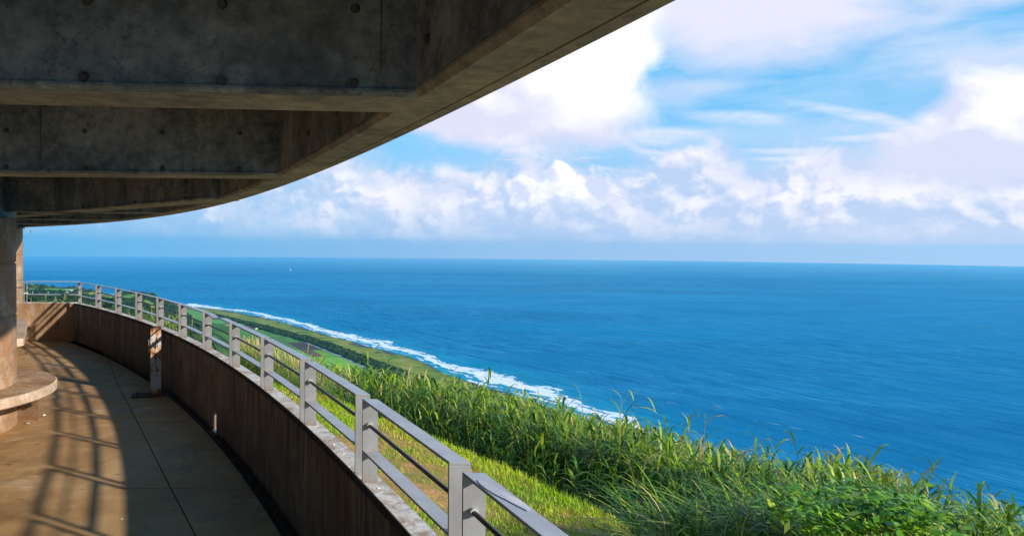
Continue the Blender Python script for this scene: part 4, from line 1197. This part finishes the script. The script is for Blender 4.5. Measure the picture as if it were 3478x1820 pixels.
# ================================================================== SEA
def sea_mat():
    m, nt, b = mat('sea_water')
    co = N(nt, 'ShaderNodeTexCoord').outputs['Object']
    sh = N(nt, 'ShaderNodeAttribute', attribute_name='shore').outputs['Fac']   # metres seaward (positive = out at sea)
    big = noise(nt, mapping(nt, co, (.0006, .0016, 1), rot=(0,0,.25)), 1.0, 5, .6, .6)
    deep = ramp(nt, big, [(.36, (.0,.135,.285)), (.5, (.0,.168,.338)), (.62, (.001,.20,.39))])
    shal = ramp(nt, mth(nt, 'DIVIDE', mth(nt, 'ADD', sh, mth(nt, 'MULTIPLY', mth(nt, 'SUBTRACT', noise(nt, co, .008, 5, .6), .5), 160)), 400), [(.04, 1), (.38, 0)])
    col = mix(nt, mth(nt, 'MULTIPLY', shal, .6), deep, (.005,.38,.48))
    # surf
    vco = mapping(nt, co, (1,1,1), rot=(0,0,.98))
    st = noise(nt, mapping(nt, vco, (.012,.045,1)), 1.0, 7, .68, 1.2)
    st2 = noise(nt, mapping(nt, vco, (.05,.12,1)), 1.0, 5, .7, .5)
    d1 = mth(nt, 'ADD', sh, mth(nt, 'MULTIPLY', mth(nt, 'SUBTRACT', noise(nt, co, .008, 5, .65), .5), 130))
    dn = mth(nt, 'DIVIDE', d1, 135)
    band = ramp(nt, dn, [(.0, .45), (.06, .66), (.12, .42), (.18, .72), (.28, .95), (.36, .62), (.42, .74), (.50, .15), (.7, 0)])
    sm = mth(nt, 'ADD', mth(nt, 'MULTIPLY', st, .62), mth(nt, 'MULTIPLY', st2, .38))
    foam = ramp(nt, mth(nt, 'ADD', sm, mth(nt, 'MULTIPLY', band, .44)), [(.745, 0), (.81, 1)])
    # whitecaps out at sea
    wc = noise(nt, mapping(nt, vco, (.012,.06,1)), 1.0, 4, .75)
    wc2 = noise(nt, mapping(nt, vco, (.002,.003,1)), 1.0, 3, .6)
    caps = mth(nt, 'MULTIPLY', ramp(nt, wc, [(.665, 0), (.70, 1)]), ramp(nt, wc2, [(.42, .1), (.60, .6)]))
    # swell: highlights painted into the water colour as long pale streaks
    sw = noise(nt, mapping(nt, vco, (.0045,.035,1)), 1.0, 8, .68, .35)
    col = mix(nt, mth(nt, 'MULTIPLY', ramp(nt, sw, [(.50, 0), (.66, 1)]), .35), col, (.03,.22,.40))
    col = mix(nt, mth(nt, 'MULTIPLY', ramp(nt, sw, [(.34, 1), (.47, 0)]), .4), col, (.0001,.050,.145))
    gl = ramp(nt, noise(nt, mapping(nt, co, (.0012,.0022,1), (2,0,0), (0,0,-.4)), 1.0, 5, .65, .8), [(.42, .1), (.56, 1)])
    sw2 = noise(nt, mapping(nt, vco, (.014,.085,1)), 1.0, 7, .7, .2)
    col = mix(nt, mth(nt, 'MULTIPLY', mth(nt, 'MULTIPLY', gl, ramp(nt, sw2, [(.42, 0), (.60, 1)])), .6), col, (.035,.29,.48))  # patches of glitter painted into the water colour
    cm = mix(nt, mth(nt, 'MAXIMUM', foam, mth(nt, 'MULTIPLY', caps, .6)), col, (.82,.86,.90))
    L(nt, cm, b.inputs['Base Color']); b.inputs['Roughness'].default_value = 1.0
    b.inputs['IOR'].default_value = 1.0; b.inputs['Specular IOR Level'].default_value = 0.0
    gls = N(nt, 'ShaderNodeBsdfGlossy', ins={'Roughness': .38, 'Color': (.30,.80,1,1)})
    lw = N(nt, 'ShaderNodeLayerWeight', ins={'Blend': .5})
    gls.inputs['Color'].default_value = (.50,.86,1,1)
    msx = N(nt, 'ShaderNodeMixShader'); L(nt, ramp(nt, lw.outputs['Facing'], [(.90, .05), (.965, .16), (.977, .42), (.986, .86)]), msx.inputs[0]); L(nt, b.outputs[0], msx.inputs[1]); L(nt, gls.outputs[0], msx.inputs[2])
    L(nt, msx.outputs[0], nt.nodes['Material Output'].inputs['Surface'])
    w1 = noise(nt, mapping(nt, vco, (.05,.16,1)), 1.0, 6, .7)
    w2 = noise(nt, mapping(nt, vco, (.006,.03,1)), 1.0, 4, .6)
    bn = bump(nt, b, mth(nt, 'ADD', w1, mth(nt, 'MULTIPLY', w2, 1.5)), .9, 2.6); L(nt, bn.outputs[0], gls.inputs['Normal'])
    return m
M_SEA = sea_mat()
# polar sheet, fine near the shore; rim at the distance of the horizon seen from the hilltop
nd2 = 260
dg2 = np.exp(np.linspace(math.log(300), math.log(13400), nd2))
pxs2 = np.concatenate([np.linspace(-1200, 500, 40), np.linspace(510, 2400, 260), np.linspace(2430, 4600, 50)])
RY = [ray(float(q), 842) for q in pxs2]; AZ = np.array([math.atan2(r.x, r.y) for r in RY])
AZf = np.concatenate([np.linspace(-PI, AZ[0]-.02, 40), AZ, np.linspace(AZ[-1]+.02, PI, 40)])
pxf = 1739 + F*np.tan(np.clip(AZf, -1.3, 1.3))
Az, Dd = np.meshgrid(AZf, dg2, indexing='ij')
X = np.sin(Az)*Dd; Y = np.cos(Az)*Dd; Pf = np.repeat(pxf[:, None], nd2, 1)
sd = shore_d(Pf); dfw = np.where(np.cos(Az) > .2, Y, 1e4)
seash = (dfw - sd)*.55 - 26*(fbm(X/90, Y/90, 21)-.47)
so = npmesh('sea', np.stack([X, Y, np.full_like(X, SEA)], -1).reshape(-1, 3), gridfaces(len(AZf), nd2)[:, ::-1], M_SEA, smooth=True, attrs={'shore': seash.ravel()})
tag(so, 'deep blue open sea with surf breaking along the reef', kind='structure')
# breaking wave crests: real rolls of foam standing proud of the water
M_FOAM = simple('white_foam', (.85,.88,.90), .9, var=.06, scale=.2)

# ------------------------------------------------------------------ haze
hz = MB(); hz.box((0, 0, (SEA-12+ 110)/2), (30000, 30000, 110-(SEA-12)))
m = bpy.data.materials.new('haze_air'); m.use_nodes = True; nt = m.node_tree; nt.nodes.clear()
out_ = N(nt, 'ShaderNodeOutputMaterial'); pv = N(nt, 'ShaderNodeVolumePrincipled')
pv.inputs['Color'].default_value = (.13, .66, 1.0, 1); pv.inputs['Density'].default_value = 4.0e-5; pv.inputs['Anisotropy'].default_value = .2
L(nt, pv.outputs[0], out_.inputs['Volume'])
o = hz.build('haze', m); tag(o, 'thin blue sea haze', kind='stuff')

# ================================================================== SKY
SUN_DIR = Vector((math.cos(math.radians(-30)), math.sin(math.radians(-30)), math.tan(math.radians(21)))).normalized()
w = bpy.data.worlds.new('World'); sc.world = w; w.use_nodes = True; nt = w.node_tree
bg = nt.nodes['Background']; wo = nt.nodes['World Output']
sky = N(nt, 'ShaderNodeTexSky', sky_type='NISHITA', sun_disc=False)
sky.sun_elevation = math.radians(21)
sky.sun_rotation = math.radians(90+30)      # measured clockwise from +Y
sky.air_density = 1.0; sky.dust_density = .6; sky.ozone_density = 2.0
gen = N(nt, 'ShaderNodeTexCoord').outputs['Generated']
nrm = N(nt, 'ShaderNodeVectorMath', operation='NORMALIZE'); L(nt, gen, nrm.inputs[0])
sep = N(nt, 'ShaderNodeSeparateXYZ'); L(nt, nrm.outputs[0], sep.inputs[0])
az = mth(nt, 'ARCTAN2', sep.outputs[0], sep.outputs[1]); el = mth(nt, 'ARCSINE', sep.outputs[2])
cmb = N(nt, 'ShaderNodeCombineXYZ'); L(nt, az, cmb.inputs[0]); L(nt, el, cmb.inputs[1])
ae = cmb.outputs[0]
def vadd(a, b, op='ADD'):
    n = N(nt, 'ShaderNodeVectorMath', operation=op)
    for i, v in enumerate((a, b)):
        if isinstance(v, tuple): n.inputs[i].default_value = v
        else: L(nt, v, n.inputs[i])
    return n.outputs[0]
def px_ae(px, py):
    d = ray(px, py).normalized(); return math.atan2(d.x, d.y), math.asin(d.z)
def warp(scale, amt, detail=5, stretch=(1,1,1)):
    n = N(nt, 'ShaderNodeTexNoise', ins={'Scale': scale, 'Detail': detail, 'Roughness': .6}); L(nt, mapping(nt, ae, stretch), n.inputs['Vector'])
    v = vadd(n.outputs['Color'], (.5,.5,.5), 'SUBTRACT'); s = N(nt, 'ShaderNodeVectorMath', operation='SCALE'); L(nt, v, s.inputs[0]); s.inputs[3].default_value = amt
    return vadd(ae, s.outputs[0])
W_SOFT = warp(4, .09, 3); W_PUFF = warp(16, .05, 7); W_WISP = warp(3, .05, 3)
def blob(vec, px, py, rx, ry, rot=0, soft=.6, strength=1.0):
    a, e = px_ae(px, py)
    m_ = N(nt, 'ShaderNodeMapping', vector_type='POINT')
    v = vadd(vec, (a, e, 0), 'SUBTRACT')
    m_.vector_type = 'POINT'; L(nt, v, m_.inputs['Vector']); m_.inputs['Rotation'].default_value = (0, 0, rot)
    s = N(nt, 'ShaderNodeVectorMath', operation='MULTIPLY'); L(nt, m_.outputs[0], s.inputs[0]); s.inputs[1].default_value = (F/rx, F/ry, 0)
    ln = N(nt, 'ShaderNodeVectorMath', operation='LENGTH'); L(nt, s.outputs[0], ln.inputs[0])
    mr = N(nt, 'ShaderNodeMapRange', interpolation_type='SMOOTHSTEP', ins={1: 1.0, 2: 1.0-soft, 3: 0.0, 4: strength}); L(nt, ln.outputs['Value'], mr.inputs[0])
    return mr.outputs[0]
def vmax(*xs):
    r = xs[0]
    for q in xs[1:]: r = mth(nt, 'MAXIMUM', r, q)
    return r
# base blue: the physical sky, graded to the cyan blue of the photograph
base = mix(nt, .72, mix(nt, 1.0, sky.outputs[0], (.55, 1.05, 1.30), 'MULTIPLY'), ramp(nt, mth(nt, 'MULTIPLY', el, 2.0), [(0, (.9,3.1,5.0)), (.25, (.45,3.0,5.3)), (.7, (.30,2.5,5.0)), (1, (.2,1.9,4.6))]))
azr = mth(nt, 'ADD', mth(nt, 'MULTIPLY', az, .75), .5, clamp=True)
hzc = ramp(nt, azr, [(.06, (.9,2.9,4.9)), (.45, (2.5,3.5,5.1)), (.9, (3.7,4.1,5.3))])
horizon = ramp(nt, mth(nt, 'MULTIPLY', el, 4.0), [(.0, 1), (.16, .92), (.5, .45), (.9, .0)])
# cirrus streaks
cir = noise(nt, mapping(nt, W_WISP, (2.2, 15, 1), rot=(0,0,-.10)), 1.5, 6, .55, .15)
cirm = ramp(nt, cir, [(.47, 0), (.60, .75), (.75, 1)])
ehi = ramp(nt, mth(nt, 'MULTIPLY', el, 2.0), [(.14, 0), (.22, .9), (.6, 1), (1, 1)])
cirm = mth(nt, 'MULTIPLY', cirm, ehi)
# long thin veils and streaks of high cloud
vn = noise(nt, mapping(nt, W_SOFT, (1, 3.2, 1), rot=(0,0,-.12)), 3.5, 6, .58)
veilf = vmax(blob(W_SOFT, 2560, 20, 820, 330, .05, 1, 1.0), blob(W_SOFT, 3300, 170, 700, 220, .1, 1, .58), blob(W_SOFT, 2380, 310, 420, 80, .0, 1, .50), blob(W_SOFT, 3450, -150, 900, 300, 0, 1, .7))
streaks = vmax(blob(W_WISP, 2240, 452, 230, 42, -.05, .8, .95), blob(W_WISP, 2130, 480, 110, 26, .5, .8, .9), blob(W_WISP, 2230, 512, 150, 16, .12, .8, .9), blob(W_WISP, 2340, 527, 150, 16, 0, .8, .9), blob(W_WISP, 2660, 503, 190, 15, .05, .8, .9),
            blob(W_WISP, 2930, 462, 170, 15, 0, .8, .9), blob(W_WISP, 2660, 530, 160, 12, 0, .8, .9), blob(W_WISP, 2950, 395, 330, 24, .28, .8, .7), blob(W_WISP, 1830, 530, 130, 7, .45, .8, .6),
            blob(W_WISP, 1740, 535, 90, 5, 0, .8, .7), blob(W_WISP, 1990, 542, 90, 6, -.04, .8, .7), blob(W_WISP, 2500, 385, 260, 30, .1, .8, .7), blob(W_WISP, 2160, 588, 200, 12, .08, .8, .6), blob(W_WISP, 1690, 620, 260, 22, .08, .9, .6))
def bill(off, scale=9, det=9, st=(1, 1.45, 1), r=.55):
    v = vadd(W_SOFT, off) if off != (0,0,0) else W_SOFT
    return noise(nt, mapping(nt, v, st), scale, det, r)
p0_ = bill((0,0,0)); p1_ = bill((.020, .024, 0))
relief = mth(nt, 'ADD', mth(nt, 'MULTIPLY', mth(nt, 'SUBTRACT', p0_, p1_), 3.0), .5, clamp=True)
q0_ = bill((.3,.1,0), 22, 8, (1, 1.25, 1), .56); q1_ = bill((.308,.110,0), 22, 8, (1, 1.25, 1), .56)
relief2 = mth(nt, 'ADD', mth(nt, 'MULTIPLY', mth(nt, 'SUBTRACT', q0_, q1_), 4.0), .5, clamp=True)
def cloudmask(field, nz, k, lo, hi, top=1.0):
    f = mth(nt, 'ADD', field, mth(nt, 'MULTIPLY', mth(nt, 'SUBTRACT', nz, .5), k))
    return ramp(nt, f, [(lo, 0), (hi, top)], 'EASE')
el4 = mth(nt, 'MULTIPLY', el, 4.0)      # 0.4 is about 5.7 degrees above the horizon
ebank = ramp(nt, el4, [(.0, .80), (.18, .80), (.34, .66), (.44, .46), (.56, .28), (.72, .08)])
side = ramp(nt, azr, [(.1, .46), (.3, .56), (.5, .50), (.95, .60)])
bank_m = cloudmask(mth(nt, 'ADD', ebank, mth(nt, 'SUBTRACT', side, .5)), p0_, 1.5, .28, .66, .96)
ep = ramp(nt, el4, [(.0, .1), (.04, .44), (.14, .56), (.26, .62), (.38, .56), (.50, .34), (.62, .0)])
puff = cloudmask(ep, mth(nt, 'ADD', mth(nt, 'MULTIPLY', q0_, .65), mth(nt, 'MULTIPLY', p0_, .35)), 3.0, .52, .98, .85)
bigf = vmax(blob(W_SOFT, 1640, 170, 880, 400, .42, 1, 1.2), blob(W_SOFT, 2010, 60, 330, 470, -.15, 1, 1.2), blob(W_SOFT, 1500, 350, 800, 200, .10, 1, 1.0))
big = cloudmask(bigf, p0_, .9, .12, .60)
rightf = vmax(blob(W_SOFT, 3430, 420, 400, 230, 0, 1, 1.3), blob(W_SOFT, 3180, 560, 460, 130, 0, 1, .8))
right = cloudmask(rightf, p0_, 1.0, .14, .60)
towf = vmax(blob(ae, 1900, 605, 95, 85, 0, .9, 1), blob(ae, 1870, 680, 230, 110, -.05, .9, 1), blob(ae, 1990, 655, 120, 100, 0, .9, 1), blob(ae, 1775, 640, 100, 80, 0, .9, .8))
tower = cloudmask(towf, mth(nt, 'ADD', mth(nt, 'MULTIPLY', q0_, .7), mth(nt, 'MULTIPLY', p0_, .3)), 1.7, .30, .50)
tower = mth(nt, 'MULTIPLY', tower, ramp(nt, el4, [(.16, 0), (.30, 1)]))
lowfade = ramp(nt, el4, [(.0, .95), (.05, .68), (.14, .28), (.26, .05)])
c_bank = mix(nt, ramp(nt, mth(nt, 'ADD', mth(nt, 'MULTIPLY', relief, .6), mth(nt, 'MULTIPLY', relief2, .4)), [(.30, 0), (.70, 1)]), (3.0,3.75,5.2), (4.8,4.85,5.6))
c_bank = mix(nt, ramp(nt, azr, [(.08, .60), (.42, .0)]), c_bank, (1.5,3.3,5.1))
c_bank = mix(nt, lowfade, c_bank, hzc)
wht = vmax(blob(W_SOFT, 2060, 140, 520, 380, 0, 1, 1.5), blob(W_SOFT, 1720, 330, 430, 90, .2, 1, .35))
c_big = mix(nt, ramp(nt, mth(nt, 'ADD', wht, mth(nt, 'MULTIPLY', mth(nt, 'SUBTRACT', relief, .5), .6)), [(.06, 0), (.75, 1)]), (4.3,4.35,5.35), (6.2,6.15,6.5))
wr = blob(W_SOFT, 3440, 320, 330, 150, 0, 1, .95)
c_right = mix(nt, ramp(nt, mth(nt, 'ADD', wr, mth(nt, 'MULTIPLY', mth(nt, 'SUBTRACT', relief, .5), .8)), [(.12, 0), (.70, 1)]), (4.1,4.3,5.4), (5.9,5.8,6.3))
tl = mth(nt, 'ADD', mth(nt, 'MULTIPLY', relief2, .75), blob(ae, 1915, 620, 130, 150, 0, 1, .5))
c_tow = mix(nt, ramp(nt, tl, [(.30, 0), (.95, 1)]), (3.9,4.3,5.5), (6.4,6.3,6.6))
col = base
col = mix(nt, mth(nt, 'MULTIPLY', cirm, .38), col, (4.3,5.0,5.8))
col = mix(nt, cloudmask(veilf, vn, 1.3, .12, .85, .96), col, (4.75,4.75,5.6))
col = mix(nt, mth(nt, 'MULTIPLY', streaks, ramp(nt, noise(nt, mapping(nt, W_WISP, (2, 9, 1)), 9, 5, .6), [(.32, .35), (.6, 1)])), col, (5.2,5.4,5.9))
col = mix(nt, horizon, col, hzc)
col = mix(nt, bank_m, col, c_bank)
col = mix(nt, puff, col, mix(nt, lowfade, mix(nt, ramp(nt, relief2, [(.3, 0), (.62, 1)]), (4.4,4.6,5.6), (5.9,5.7,6.1)), hzc))
col = mix(nt, right, col, c_right)
col = mix(nt, big, col, c_big)
col = mix(nt, tower, col, c_tow)
L(nt, col, bg.inputs['Color']); bg.inputs['Strength'].default_value = .12

sun = bpy.data.lights.new('sun', 'SUN'); sun.energy = 4.6; sun.angle = math.radians(1.2); sun.color = (1.0, .90, .76)
so_ = bpy.data.objects.new('sun', sun); COL.objects.link(so_); so_.location = (10, -6, 20)
so_.rotation_euler = SUN_DIR.to_track_quat('Z', 'Y').to_euler()

# ------------------------------------------------------------------ camera
cam = bpy.data.cameras.new('camera'); co_ = bpy.data.objects.new('camera', cam); COL.objects.link(co_)
cam.sensor_width = 36; cam.lens = F/IW*36; cam.clip_start = .05; cam.clip_end = 60000
R = Matrix.Rotation(PI/2+PITCH, 4, 'X') @ Matrix.Rotation(ROLL, 4, 'Z')
co_.matrix_world = Matrix.Translation((0,0,EYE)) @ R
sc.camera = co_
sc.view_settings.view_transform = 'Standard'; sc.view_settings.look = 'None'; sc.view_settings.exposure = 0.6; sc.view_settings.gamma = 1.0
sc.cycles.use_denoising = True
sc.cycles.max_bounces = 8; sc.cycles.diffuse_bounces = 4; sc.cycles.volume_bounces = 0; sc.cycles.transparent_max_bounces = 8
